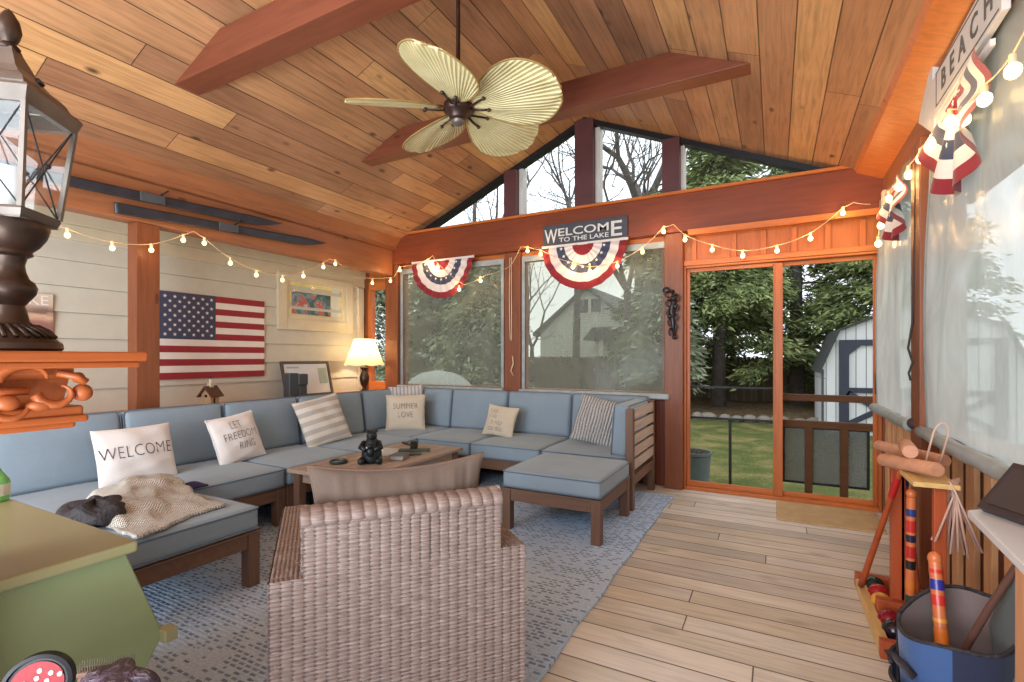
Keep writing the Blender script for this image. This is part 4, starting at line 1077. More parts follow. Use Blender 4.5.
# WELCOME sign
t = thing('wall_sign', 'charcoal sign lettered WELCOME TO THE LAKE on the far beam', 'sign', (-1.722, W-.15, 2.52))
MB().box(-.452, .452, -.008, .012, -.115, .115).build('board', plain('slate_board', srgb(66, 68, 76), .6, var=.15), t, bevel=.004)
lw = plain('sign_white', srgb(214, 210, 204), .6)
b = MB()
for s, a0, a1, c0, c1 in (('W', -.43, -.285, -.075, .07), ('ELCOM', -.275, .265, -.012, .07), ('E', .29, .40, -.075, .075), ('TO THE LAKE', -.265, .265, -.075, -.028)):
    vs, fs = text_fit(s, a0, a1, c0, c1, .012)
    b.add(vs, fs, 0, Matrix.Translation((0, -.0125, 0)) @ Matrix.Rotation(PI/2, 4, 'X'))
b.build('lettering', lw, t)

# BEACH arrow sign
t = thing('arrow_sign', 'white arrow shaped sign lettered BEACH on the right beam', 'sign', (RX-.055, 2.75, 2.55))
MB().prism([(2.28, 2.44), (3.10, 2.415), (3.10, 2.34), (3.40, 2.52), (3.12, 2.74), (3.12, 2.615), (2.28, 2.64)], RX-.065, RX-.04, 'X').build('board', plain('whitewash', srgb(206, 202, 196), .6, var=.06), t, world=True, bevel=.003)
b = MB().box(RX-.067, RX-.064, 2.30, 3.06, 2.452, 2.458).box(RX-.067, RX-.064, 2.30, 3.06, 2.608, 2.614)
b.box(RX-.067, RX-.064, 3.05, 3.057, 2.452, 2.614)
vs, fs = text_mesh('BEACH', .125, .001, .002, 1.9)
b.add(vs, fs, 0, Matrix.Translation((RX-.067, 2.66, 2.533)) @ Matrix(((0, 0, -1, 0), (-1, 0, 0, 0), (0, 1, 0, 0), (0, 0, 0, 1))))
b.build('lettering', plain('sign_grey_ink', srgb(96, 92, 88), .7), t, world=True)
o = MB().box(RX-.03, RX, 4.62, 4.69, 2.40, 2.52).build('motion_sensor', M['cream'], bevel=.008); tag(o, 'small cream sensor box on the right beam by the corner', 'sensor')

# iron ornament on post
t = thing('iron_ornament', 'dark twisted iron ornament hanging on the post left of the door', 'wall ornament', (-.85, W-.115, 1.68))
b = MB(); rs = random.Random(5)
b.tube([(0, 0, .20), (.01, -.02, .1), (-.01, -.02, 0), (.005, -.02, -.12), (.02, -.03, -.24)], [.012, .022, .026, .02, .014], 8)
for k in range(9):
    z = .18-.045*k; s = 1 if k % 2 else -1; w_ = .07*(1-k/14)
    b.tube([(0, -.015, z), (s*w_*.6, -.03, z+.02), (s*w_, -.035, z-.01), (s*w_*.8, -.03, z-.04), (s*w_*.4, -.03, z-.05)], [.012, .011, .01, .008, .006], 6)
b.ball((-.055, -.03, .20), .035, 8, sc=(1, .5, .9)).ball((.02, -.035, -.245), .022, 7).ball((.01, -.03, .12), .03, 8).ball((.03, -.03, .04), .028, 8).ball((-.02, -.035, -.05), .026, 8)
b.build('casting', plain('cast_iron', srgb(58, 56, 58), .35, .7, var=.4, vscale=40), t, smooth=180)
# ================================================================== CEILING FAN
n = NT('palm_blade'); P = n.coords()
at = n.m('ARCTAN2', P[1], n.m('ADD', P[0], .02)); rb_ = n.m('SINE', n.m('MULTIPLY', at, 150.0)); nz = n.noise(n.objvec(), 4, 3)
M['palm'] = n.bsdf(n.mix(n.m('MULTIPLY', n.m('GREATER_THAN', rb_, .82), .55), n.ramp(nz, [(.3, srgb(206, 190, 138)), (.7, srgb(228, 216, 168))]), srgb(150, 122, 72)), .55, 0, rb_, .5, .006, .3, )
M['rim'] = plain('rattan_rim', srgb(150, 118, 66), .6)
M['fanb'] = plain('bronze_fan', srgb(74, 54, 48), .35, .7, var=.3, vscale=20)
HZ = 2.79; fx, fy = -1.74, 2.55
fan = thing('ceiling_fan', 'ceiling fan with five cream palm leaf blades and a dark downrod', 'ceiling fan', (fx, fy, HZ))
MB().tube([(0, 0, .06), (0, 0, AZ-HZ-.02)], .013, 12).build('downrod', M['fanb'], fan, smooth=60)
MB().lathe([(0, AZ-HZ), (.06, AZ-HZ-.005), (.055, AZ-HZ-.05), (.02, AZ-HZ-.08), (0, AZ-HZ-.08)][::-1], 20).build('canopy', M['fanb'], fan, smooth=60)
MB().lathe([(0, -.075), (.035, -.07), (.055, -.055), (.06, -.03), (.085, -.02), (.095, 0), (.09, .03), (.06, .05), (.025, .07), (0, .075)], 28).build('motor_housing', M['fanb'], fan, smooth=60)
MB().lathe([(0, -.10), (.02, -.098), (.04, -.085), (.042, -.07), (0, -.07)], 20).build('switch_cup', M['pewter'], fan, smooth=60)
def blade(angle, i):
    r = bpy.data.objects.new('blade', None); bpy.data.objects.remove(r)
    def f(u, v):
        x = .10+.56*u; s = v*2-1
        w = .235*(math.sin(PI*min(1, (u*.93+.02)))**.62)*(.72+.45*u)*1.0
        if u > .995: w *= .3
        return (x+.015*(1-s*s), w*s, .012*s*s-.018*u+.004*math.cos(s*9))
    b = MB(); b.grid(lambda u, v: f(math.sin(u*PI/2), v), 24, 24)
    o = b.build('blade', M['palm'], fan, smooth=180, solid=.006)
    pitch = math.radians(-22)
    o.rotation_euler = Euler((pitch, 0, angle), 'XYZ')
    pts = [f(math.sin(k/20*PI/2), 0) for k in range(21)]+[f(1, k/8) for k in range(1, 8)]+[f(math.sin(k/20*PI/2), 1) for k in range(20, -1, -1)]
    MB().tube(pts, .006, 6).build('blade_rim', M['rim'], o, smooth=180)
    MB().tube([(.04, 0, -.005), (.09, -.01, -.014), (.15, -.03, -.016), (.21, -.045, -.014)], .008, 6, flat=.5).tube([(.09, .01, -.014), (.15, .03, -.016), (.20, .04, -.014)], .008, 6, flat=.5).ball((.205, -.045, -.018), .012, 6).ball((.20, .04, -.018), .012, 6).build('blade_iron', M['fanb'], o, smooth=180)
for i, a in enumerate((191, 263, 335, 47, 119)): blade(math.radians(a)+TH, i)

# ================================================================== STRING LIGHTS
M['bulb'] = emit('warm_bulb', (1, .66, .28), 5)
M['bulbR'] = emit('warm_bulb_bright', (1, .66, .28), 5)
M['wire'] = plain('clear_wire', srgb(196, 172, 140), .5)
def string(label, pts, bulbs, r, group, energy, inward, mat='bulb', lights=True):
    t = thing('string_lights', label, 'string lights', pts[0], 0, group)
    sm = []
    for i in range(len(pts)-1):
        a, b = Vector(pts[i]), Vector(pts[i+1])
        for k in range(6):
            q = k/6; p = a.lerp(b, q); sm.append(p+Vector((0, 0, -.02*math.sin(PI*q)*min(1, (b-a).length*2))))
    sm.append(Vector(pts[-1]))
    MB().tube(sm, .0035, 5).build('cord', M['wire'], t, world=True, smooth=180)
    for k, p in enumerate(bulbs):
        s = MB().lathe([(.009, .0), (.011, .012), (.011, .035), (.0, .037)], 10, M=Matrix.Translation((p[0], p[1], p[2]+r*.8))).build('socket', M['wire'], t, world=True, smooth=60)
        MB().ball(p, r, 8, sc=(1, 1, 1.15)).build('bulb', M[mat], s, world=True, smooth=180)
        if lights and energy:
            l = bpy.data.lights.new('bulb_glow', 'POINT'); l.energy = energy; l.color = (1, .58, .22); l.shadow_soft_size = r*1.2
            lo = bpy.data.objects.new('bulb_glow', l); col.objects.link(lo); lo.location = Vector(p)+Vector(inward)
    return t
# bulbs are built in world coordinates: sockets hang below the string root, so give them local copies
def string2(*a, **k): return string(*a, **k)
LXs = LX+.06
lb = [(LXs, 1.522, 2.071), (LXs, 1.777, 2.034), (LXs, 2.029, 2.068), (LXs, 2.26, 2.192), (LXs, 2.426, 2.202), (LXs, 2.649, 2.073), (LXs, 2.894, 2.004), (LXs, 3.166, 1.995), (LXs, 3.407, 2.069), (LXs, 3.657, 2.2), (LXs, 3.818, 2.26), (LXs, 4.376, 2.126), (LXs, 4.686, 2.192)]
def up(bs, d): return [(x, y, z+d) for x, y, z in bs]
cl = up(lb, .045); cl.insert(5, (LXs, 2.34, 2.285)); cl.insert(12, (LXs, 3.74, 2.29)); cl.insert(13, (LXs, 3.95, 2.24)); cl[11:15] = [(LXs, 3.657, 2.25), (LXs, 3.74, 2.30), (LXs, 3.83, 2.30), (LXs, 4.1, 2.17)]
cl = sorted(cl, key=lambda p: p[1])
string('string of small warm bulbs swagged along the left beam before the siding', [(LXs, 1.25, 2.18)]+cl, lb, .017, 'warm string lights', .35, (.06, 0, 0))
W8 = W-.19
fb = [(-4.106, W8, 2.326), (-3.671, W8, 2.375), (-3.523, W8, 2.314), (-2.34, W8, 2.387), (-2.186, W8, 2.339), (-1.823, W8, 2.169), (-1.64, W8, 2.113), (-1.361, W8, 2.14), (-1.116, W8, 2.254), (-.919, W8, 2.424), (-.729, W8, 2.327), (-.496, W8, 2.211), (-.249, W8, 2.133), (.015, W8, 2.15), (.258, W8, 2.226), (.481, W8, 2.405)]
fc = up(fb, .045)+[(-4.2, W8, 2.25), (-3.6, W8, 2.46), (-3.15, W8, 2.08), (-2.86, W8, 2.17), (-2.55, W8, 2.24), (-2.42, W8, 2.44), (-.83, W8, 2.48), (.55, W8, 2.48), (.66, W8, 2.45)]
fb2 = fb+[(-3.22, W8, 2.03), (-2.93, W8, 2.11)]
string('string of warm bulbs looping along the far beam over the windows and door', sorted(fc, key=lambda p: p[0]), fb2, .019, 'warm string lights', 1.1, (0, -.05, 0))
RXs = RX-.075
rbz = [(RXs, 2.157, 2.17), (RXs, 2.40, 2.19), (RXs, 2.62, 2.21), (RXs, 2.80, 2.28), (RXs, 3.03, 2.29), (RXs, 3.29, 2.29), (RXs, 3.55, 2.29), (RXs, 3.81, 2.30), (RXs, 4.10, 2.31), (RXs, 4.314, 2.26), (RXs, 4.40, 2.20), (RXs, 4.50, 2.09)]
rc = [(RXs, 1.6, 2.42)]+up(rbz, .055)
string('string of large warm bulbs along the right beam among the buntings', rc, rbz, .023, 'warm string lights', 1.0, (-.07, 0, 0), mat='bulbR')

# ================================================================== BUNTING
bw = fabric('bunting_white', srgb(216, 206, 200), .2); brd = fabric('bunting_red', srgb(134, 42, 50), .2); bbl = fabric('bunting_blue', srgb(66, 72, 92), .2); bwf = fabric('bunting_star', srgb(226, 220, 214), .1)
def bunting(label, c, R, rz, pleat=.012, fold=0.0, group='patriotic half-round buntings'):
    t = thing('bunting', label, 'bunting', c, rz, group)
    NA, NR = 132, 30
    def f(i, j):
        a = PI+PI*i/NA; r = R*(.03+.97*j/NR)
        x = r*math.cos(a); z = r*math.sin(a)*1.03
        if fold: x *= (1-fold*(1-j/NR*.2))
        y = pleat*(r/R)*math.cos(i*PI*(22 if not fold else 9)/NA*1.0)+.02*(r/R)*math.sin(a*3)-.01
        if fold: y = y-abs(math.sin(a*4+1))*fold*.16*(r/R)
        return (x, y, z)
    vs = [f(i, j) for j in range(NR+1) for i in range(NA+1)]; fs = []; mi = []
    for j in range(NR):
        q = (j+.5)/NR
        for i in range(NA):
            sector = (i*11//NA)
            fs.append((j*(NA+1)+i, j*(NA+1)+i+1, (j+1)*(NA+1)+i+1, (j+1)*(NA+1)+i))
            m_ = 0
            if q > .82: m_ = 1
            elif q > .62: m_ = 0
            elif q > .42: m_ = 2
            elif q > .22: m_ = 0
            elif q > .0: m_ = 1
            mi.append(m_)
    b = MB(); b.v = vs; b.f = fs; b.mi = mi
    s = b
    for k in range(9):
        i = int(NA*(k+.5)/9); p = f(i, int(NR*.52))
        pts = []
        for q in range(10):
            a = PI/2+PI*q/5; rr = R*(.042 if q % 2 == 0 else .018); pts.append((p[0]+rr*math.cos(a), p[1]-.006-pleat, p[2]+rr*math.sin(a)))
        s.add(pts+[(p[0], p[1]-.006-pleat, p[2])], [(10, q, (q+1) % 10) for q in range(10)], 3)
    s.build('pleated_cloth', [bw, brd, bbl, bwf], t, smooth=180)
    MB().box(-R*(1-fold)-.01, R*(1-fold)+.01, -.012, .004, -.012, .012).build('heading_tape', bw, t)
    return t
bunting('pleated red white and blue bunting over the left far shade', (-3.48, W-.165, 2.40), .44, 0, .010)
bunting('pleated red white and blue bunting directly beneath the WELCOME sign', (-1.72, W-.165, 2.405), .45, 0, .010)
bunting('folded red white and blue bunting on the right wall under the BEACH sign', (RX-.045, 2.80, 2.40), .42, math.radians(90+180), .03, .10)
bunting('folded red white and blue bunting on the right wall nearest the door corner', (RX-.045, 4.02, 2.36), .34, math.radians(90+180), .03, .12)

# ================================================================== CROQUET SET
ct = thing('croquet_rack', 'wooden croquet rack stand against the right wall', 'rack', (.50, 2.90, 0), 0)
M['rackl'] = wood('rack_light', srgb(214, 176, 112), 'Y', .45, knots=False); M['rackr'] = wood('rack_red', srgb(168, 78, 42), 'Z', .4, knots=False)
MB().box(.60, .63, 2.56, 3.24, .0, .05).build('side_rail', M['rackl'], ct, world=True, bevel=.003)
MB().box(.385, .425, 2.56, 3.24, .0, .05).build('side_rail', M['rackl'], ct, world=True, bevel=.003)
for q in ((.385, .63, 2.52, 2.56, .0, .075), (.385, .63, 3.24, 3.28, 0, .075), (.427, .598, 2.88, 2.93, .0, .10)): MB().box(*q).build('cross_rail', M['rackr'], ct, world=True, bevel=.003)
MB().box(.49, .545, 2.93, 2.975, .0, .74).build('upright', M['rackr'], ct, world=True, bevel=.003)
MB().box(.56, .60, 2.53, 2.565, .0, .74).build('upright', M['rackr'], ct, world=True, bevel=.003)
MB().box(.485, .63, 2.48, 3.02, .735, .755).build('top_plate', M['rackl'], ct, world=True, bevel=.003)
MB().box(.53, .54, 2.93, 2.97, 0, .74).build('edge', M['rackl'], ct, world=True)
for (x, y), c, nm in (((.46, 3.19), (24, 44, 38), 'dark green'), ((.465, 3.09), (160, 30, 36), 'red'), ((.46, 2.985), (214, 150, 56), 'orange yellow'), ((.462, 2.80), (128, 20, 36), 'crimson'), ((.462, 2.70), (36, 26, 38), 'black')):
    o = MB().ball((0, 0, 0), .046, 14).build('croquet_ball', plain('ball_'+nm.replace(' ', '_'), srgb(*c), .2, var=.1), smooth=180)
    o.location = (x, y, .048); tag(o, nm+' wooden croquet ball lying in the rack base', 'croquet ball', 'croquet balls in the rack')
M['maple'] = wood('mallet_maple', srgb(196, 140, 108), 'X', .5, knots=False)
def mallet(label, a, b, r, foot, stripec, hr=.011):
    a, b = Vector(a), Vector(b)
    t = thing('croquet_mallet', label, 'mallet', (a+b)/2, 0, 'croquet mallets')
    d = (b-a).normalized(); l = (b-a).length
    Q = d.to_track_quat('Z', 'Y').to_matrix().to_4x4(); Q.translation = a
    MB().lathe([(0, 0), (r*.9, 0), (r, .006), (r, l-.006), (r*.9, l), (0, l)], 24, M=Q).build('head', M['maple'], t, world=True, smooth=50)
    if foot:
        s = (a*.6+b*.4); f = Vector(foot); h = [s.lerp(f, k/10) for k in range(11)]
        hd = MB().tube(h, [hr+.004*k/10 for k in range(11)], 10).build('handle', M['rackr'], t, world=True, smooth=180)
        MB().tube([s.lerp(f, .10), s.lerp(f, .24)], hr+.0035, 12).build('colour_band', plain('band_red', srgb(*stripec), .3), hd, world=True, smooth=60)
mallet('front croquet mallet on the rack, its red banded handle reaching the floor', (.44, 2.82, .775), (.572, 2.53, .80), .029, (.395, 3.12, .06), (176, 32, 34))
mallet('short croquet mallet lying crosswise on top, showing its round end', (.55, 2.96, .83), (.51, 2.66, .845), .030, None, (0, 0, 0))
mallet('pale croquet mallet at the back of the rack top', (.48, 3.20, .785), (.65, 2.76, .80), .026, (.60, 2.98, .1), (40, 60, 120))
def stake(label, base, top, bands, r=.017):
    t = thing('croquet_stake', label, 'stake', base, 0, 'striped croquet stakes')
    a, b = Vector(base), Vector(top)
    MB().tube([a, a.lerp(b, .94)], r, 14).ball(tuple(a.lerp(b, .965)), r*1.15, 8, sc=(1, 1, 1.1)).build('shaft', plain('stake_wood', srgb(206, 112, 64), .35), t, world=True, smooth=60)
    for (q0, q1, c) in bands:
        MB().tube([a.lerp(b, q0), a.lerp(b, q1)], r+.0012, 14).build('paint_band', plain('band_%d_%d_%d' % c, srgb(*c), .3, var=.05), t, world=True, smooth=60)
bd = [(.20, .26, (40, 60, 44)), (.30, .36, (214, 120, 40)), (.44, .50, (30, 30, 34)), (.52, .60, (180, 40, 36)), (.63, .68, (34, 36, 60)), (.70, .78, (190, 46, 40)), (.81, .86, (44, 62, 120))]
stake('striped croquet stake standing taller, by the rack uprights', (.52, 2.72, .05), (.525, 2.72, .675), bd)
stake('striped croquet stake leaning lower, poking out of the blue bag', (.48, 2.04, .20), (.475, 2.14, .585), [(.15, .25, (40, 60, 44)), (.3, .42, (226, 120, 40)), (.47, .50, (226, 150, 60)), (.6, .68, (200, 50, 40)), (.72, .80, (50, 50, 140)), (.85, .88, (200, 50, 40))], .018)
# wickets
rs = random.Random(9)
def wicket(label, x, y, zt, h, wd, tilt, flip=False, mat=None):
    t = MB(); s = -1 if not flip else 1
    pts = [(-wd/2, 0, s*h), (-wd/2, 0, s*.04)]+[(-wd/2*math.cos(PI*k/8), 0, -s*(-.04+.0)+0-s*-.0+(-s)*0+s*(.04-.04*math.sin(PI*k/8)*1.6)) for k in range(9)]+[(wd/2, 0, s*.04), (wd/2, 0, s*h)]
    pts = [(-wd/2, 0, s*h), (-wd/2, 0, s*.05)]+[(-wd/2*math.cos(PI*k/8), 0, s*(.05-.05*math.sin(PI*k/8))) for k in range(1, 8)]+[(wd/2, 0, s*.05), (wd/2, 0, s*h)]
    o = t.tube(pts, .0042, 8).build('croquet_wicket', mat, smooth=180)
    o.location = (x, y, zt); o.rotation_euler = tilt; return tag(o, label, 'wicket', 'croquet wickets')
mwk = plain('wicket_cream', srgb(196, 160, 144), .45)
wicket('croquet wicket standing up with its loop highest above the mallets', .62, 2.66, .975, .23, .05, (.15, .15, math.radians(10)), False, mwk)
for k, a in enumerate((-.34, -.14, .0, .12, .34)):
    wicket('cream wire croquet wicket hanging in the bunch under the rack top', .60+.012*k, 2.50+.02*k, .765, .27+.02*(k % 2), .05, (a, .05*k, math.radians(90)), False, mwk)

# ================================================================== BLUE BAG
M['bblue'] = fabric('denim_blue_nylon', srgb(64, 92, 140), .5, bscale=300); M['bdark'] = fabric('dark_navy_nylon', srgb(44, 50, 72), .5); M['bin'] = fabric('bag_lining', srgb(124, 108, 104), .5)
bg = thing('tote_bag', 'open blue nylon bag with navy side and dark trim holding croquet stakes', 'bag', (.515, 2.03, 0), math.radians(-35))
def bagw(u, v, k=1.0):
    a = 2*PI*u; ca, sa = math.cos(a), math.sin(a)
    rx = .135*ca*(1+.10*abs(sa)); ry = .165*sa*(1+.10*abs(ca))
    sc = (.90+.16*v+.02*math.sin(5*a+v*4))*k
    top = .43+.05*math.sin(a+.4)+.004*math.sin(4*a)
    return (rx*sc, ry*sc, .01+(top-.01)*v+.01*math.sin(3*a)*v)
b = MB(); b.grid(bagw, 64, 16, closeu=True)
b.mi = [0 if not (38 < (i % 64) < 64 and False) else 1 for i in range(len(b.f))]
b.mi = [1 if (50 < (i % 64) or (i % 64) < 8) else 0 for i in range(len(b.f))]
b.build('shell', [M['bblue'], M['bdark']], bg, smooth=180)
MB().grid(lambda u, v: bagw(u, .04+.95*v, .965), 64, 12, closeu=True).add([bagw(k/32, .04, .96) for k in range(32)], [tuple(range(32))]).build('lining', M['bin'], bg, smooth=180)
MB().tube([bagw(k/64, 1.0, .985) for k in range(64)], .0065, 6, closed=True).build('rim_binding', M['blackc'], bg, smooth=180)
for a0 in (.42, .60):
    pk = MB().grid(lambda u, v: tuple(q*(1.10+.10*math.sin(PI*u)) if i < 2 else q*.62 for i, q in enumerate(bagw(a0+.16*u, v))), 16, 8)
    pp = pk.build('side_pocket', M['bblue'], bg, smooth=180)
    MB().tube([tuple(q*(1.10+.10*math.sin(PI*u/10)) if i < 2 else q*.62 for i, q in enumerate(bagw(a0+.016*u, 1))) for u in range(11)], .007, 6).build('pocket_binding', M['blackc'], pp, smooth=180)
st = [bagw(.52+.01*k_, .95-.13*k_, 1.06) for k_ in range(7)]
MB().tube(st, .016, 8, flat=.3).build('strap', M['blackc'], bg, smooth=180)
st = [bagw(.60+.018*k_, .70+.12*math.sin(k_/6*PI), 1.10+.12*math.sin(k_/6*PI)) for k_ in range(7)]
MB().tube(st, .018, 8, flat=.3).build('carry_handle', M['blackc'], bg, smooth=180)
# folded camp chair and poles standing in the bag
fc_ = thing('folded_camp_chair', 'grey folded camp chair standing in the blue bag with brown poles', 'folding chair', (.60, 1.98, .20))
MB().prism([(1.80, .22), (2.02, .22), (2.10, .40), (1.95, .62), (1.80, .64)], .60, .612, 'X').build('fabric_panel', plain('grey_camp_cloth', srgb(104, 112, 112), .75, var=.08), fc_, world=True)
MB().tube([(.50, 2.05, .25), (.56, 1.96, .50), (.63, 1.86, .76)], .010, 10).build('pole', plain('brown_pole', srgb(98, 66, 56), .35), fc_, world=True, smooth=60)
MB().tube([(.575, 1.82, .36), (.60, 1.76, .52), (.62, 1.72, .62)], .008, 10).build('pole', plain('steel_pole', srgb(120, 112, 112), .3), fc_, world=True, smooth=60)
# ================================================================== WHITE SHELF TABLE
t = thing('side_counter', 'white topped wooden counter with a square post at the right edge', 'counter', (.60, 1.7, 0))
MB().prism([(.475, 1.25), (.516, 1.975), (.70, 2.14), (.705, 1.25)], .762, .785, 'Z').build('countertop', plain('white_laminate', srgb(208, 206, 206), .3, var=.03), t, world=True, bevel=.004)
MB().box(.535, .615, 1.62, 1.70, 0, .762).build('post', wood('pale_cedar_post', srgb(196, 140, 100), 'Z', .5), t, world=True, bevel=.004)
MB().box(.53, .56, 1.30, 1.62, .66, .762).box(.56, .70, 1.66, 1.69, .66, .762).box(.66, .70, 1.27, 1.33, 0, .76).build('apron', wood('pale_cedar_apron', srgb(196, 140, 100), 'Y', .5), t, world=True, bevel=.004)
t = thing('photo_frame', 'dark box frame with a pale edge propped on the white counter', 'frame', (.60, 1.86, .79), (math.radians(-38), 0, math.radians(-66)))
MB().box(-.13, .10, -.016, .016, -.0, .17).build('frame', plain('espresso', srgb(54, 42, 42), .35), t, bevel=.003)
MB().box(-.125, .095, .016, .024, .005, .165).build('pale_edge', M['oat'], t, bevel=.002)
MB().box(-.11, .08, -.020, -.016, .02, .15).build('print', plain('dark_print', srgb(64, 52, 50), .3), t)
# ================================================================== OUTSIDE
GZ = -.6
n = NT('lawn'); P = n.coords(); a_ = n.noise(n.vec(P[0], P[1], 0.0), 1.1, 5, .7, .4); b_ = n.noise(n.vec(P[0], P[1], 0.0), 26, 3)
base = n.ramp(a_, [(.38, srgb(64, 80, 38)), (.48, srgb(88, 96, 50)), (.54, srgb(122, 114, 68)), (.64, srgb(160, 140, 94))])
M['lawn'] = n.bsdf(n.mix(.45, base, n.ramp(b_, [(.3, srgb(56, 66, 32)), (.7, srgb(130, 130, 78))])), 1, 0, b_, .8, .05, .1)
struct('ground', MB().box(-45, 30, -20, 45, GZ-.2, GZ), M['lawn'], 'mottled green and straw lawn')
n = NT('leaf_litter'); f = n.noise(n.objvec(), 9, 5, .7)
M['litter'] = n.bsdf(n.ramp(f, [(.3, srgb(66, 52, 36)), (.55, srgb(112, 92, 66)), (.75, srgb(160, 140, 108))]), 1, 0, f, .8, .05, .1)
o = MB().grid(lambda u, v: (-14+22*u, 15.6+7*v, GZ+.02+.05*math.sin(u*40)*math.sin(v*9)+.08*min(1, v*5)), 60, 10).build('leaf_litter', M['litter'], smooth=180); tag(o, 'brown leaf litter bed under the trees before the fence', 'leaves', kind='stuff')
# stone edging
M['stone'] = plain('field_stone', srgb(132, 124, 112), .9, var=.3, vscale=6)
rs = random.Random(11); x = -3.2; proto = None
while x < 3.2:
    w_ = rs.uniform(.30, .5)
    o = MB().ball((0, 0, 0), 1, 8).build('edging_stone', M['stone'], smooth=180) if proto is None else proto.copy()
    if proto is None: proto = o
    else: col.objects.link(o)
    o.location = (x, 15.5+rs.uniform(-.08, .08), GZ+.08); o.scale = (w_*.5, .2, rs.uniform(.1, .16)); o.rotation_euler = (0, 0, rs.uniform(-.2, .2))
    tag(o, 'flat grey field stone in the row edging the lawn beyond the door', 'stone', 'stones edging the lawn'); x += w_*.95
# fence
M['fence'] = planks('weathered_fence', 'X', 'Z', .145, 0, 9, [(0, srgb(96, 84, 66)), (.5, srgb(116, 100, 78)), (1, srgb(134, 116, 92))], gap=.05, grain=.25, knot=.2, rough=.9)
t = thing('board_fence', 'weathered brown board fence along the back of the yard', 'fence', (-8, 22, GZ))
b = MB(); x = -30.0; rs = random.Random(2)
while x < 9:
    h = 1.27+rs.uniform(-.03, .03); b.prism([(x, GZ), (x+.138, GZ), (x+.138, h-.03), (x+.07, h), (x, h-.03)], 22, 22.02, 'Y'); x += .145
b.build('boards', M['fence'], t, world=True); MB().box(-30, 9, 22.021, 22.03, GZ, 1.17).build('backing', M['fence'], t, world=True); MB().box(-30, 9, 22.03, 22.08, 0, .1).box(-30, 9, 22.03, 22.08, .9, 1.0).build('rails', M['fence'], t, world=True)
# shed
s_ = thing('garden_shed', 'white barn shaped garden shed with navy trimmed doors', 'shed', (2.3, 14.2, GZ))
M['swall'] = planks('shed_siding', 'X', 'Z', .2, 1.0, 9, [(0, srgb(206, 208, 206)), (1, srgb(216, 218, 216))], gap=.04, grain=.02, knot=0, rough=.6)
M['navy'] = plain('navy_trim', srgb(44, 48, 62), .5)
YS = 14.2; xl, xr = 1.02, 4.7; xm = (xl+xr)/2
prof = [(xl, GZ), (xr, GZ), (xr, 1.0), (xr-.37, 1.88), (xm, 2.5), (xl+.37, 1.88), (xl, 1.0)]
MB().prism(prof, YS, YS+2.6, 'Y').build('walls', M['swall'], s_, world=True)
rp = [(xl-.10, .88), (xl+.33, 1.93), (xm, 2.56), (xr-.33, 1.93), (xr+.10, .88)]; ri = [(xr+.04, .88), (xr-.36, 1.885), (xm, 2.505), (xl+.36, 1.885), (xl-.04, .88)]
MB().prism(rp+ri, YS-.12, YS+2.7, 'Y').build('roof', plain('shed_shingle', srgb(60, 62, 60), .8, var=.3, vscale=20), s_, world=True)
d = MB(); dx0, dx1 = 1.36, 4.36
d.frame('Y', YS-.05, YS, dx0, dx1, -.5, 1.66, .20, .20, .14, .14)
for a, b_2, c_, e in ((xm-.08, xm+.08, -.36, 1.52), (dx0+.20, xm-.08, .40, .52), (xm+.08, dx1-.20, .40, .52)): d.box(a, b_2, YS-.05, YS, c_, e)
for (p, q) in (((dx0+.17, -.36), (xm-.08, .40)), ((dx0+.17, .40), (xm-.08, -.36)), ((dx1-.17, -.36), (xm+.08, .40)), ((dx1-.17, .40), (xm+.08, -.36))):
    v = Vector((q[0]-p[0], 0, q[1]-p[1])).normalized(); nn_ = Vector((-v.z, 0, v.x))*.06; P0 = Vector((p[0], YS-.05, p[1])); P1 = Vector((q[0], YS-.05, q[1]))
    d.add([P0-nn_, P0+nn_, P1+nn_, P1-nn_, P0-nn_+Vector((0, .05, 0)), P0+nn_+Vector((0, .05, 0)), P1+nn_+Vector((0, .05, 0)), P1-nn_+Vector((0, .05, 0))], [(0, 1, 2, 3), (4, 5, 6, 7), (0, 3, 7, 4), (1, 2, 6, 5)])
for (p, q) in (((dx0+.20, 1.30), (dx0+.44, 1.52)), ((xm-.08, 1.30), (xm-.31, 1.52))):
    d.prism([(p[0], p[1]), (q[0], q[1]), (p[0], q[1])], YS-.05, YS, 'Y')
d.build('door_trim', M['navy'], s_, world=True)
MB().box(xl-.02, xl+.03, YS-.04, YS, GZ, .95).build('corner_trim', plain('shed_grey', srgb(70, 76, 80), .6), s_, world=True)
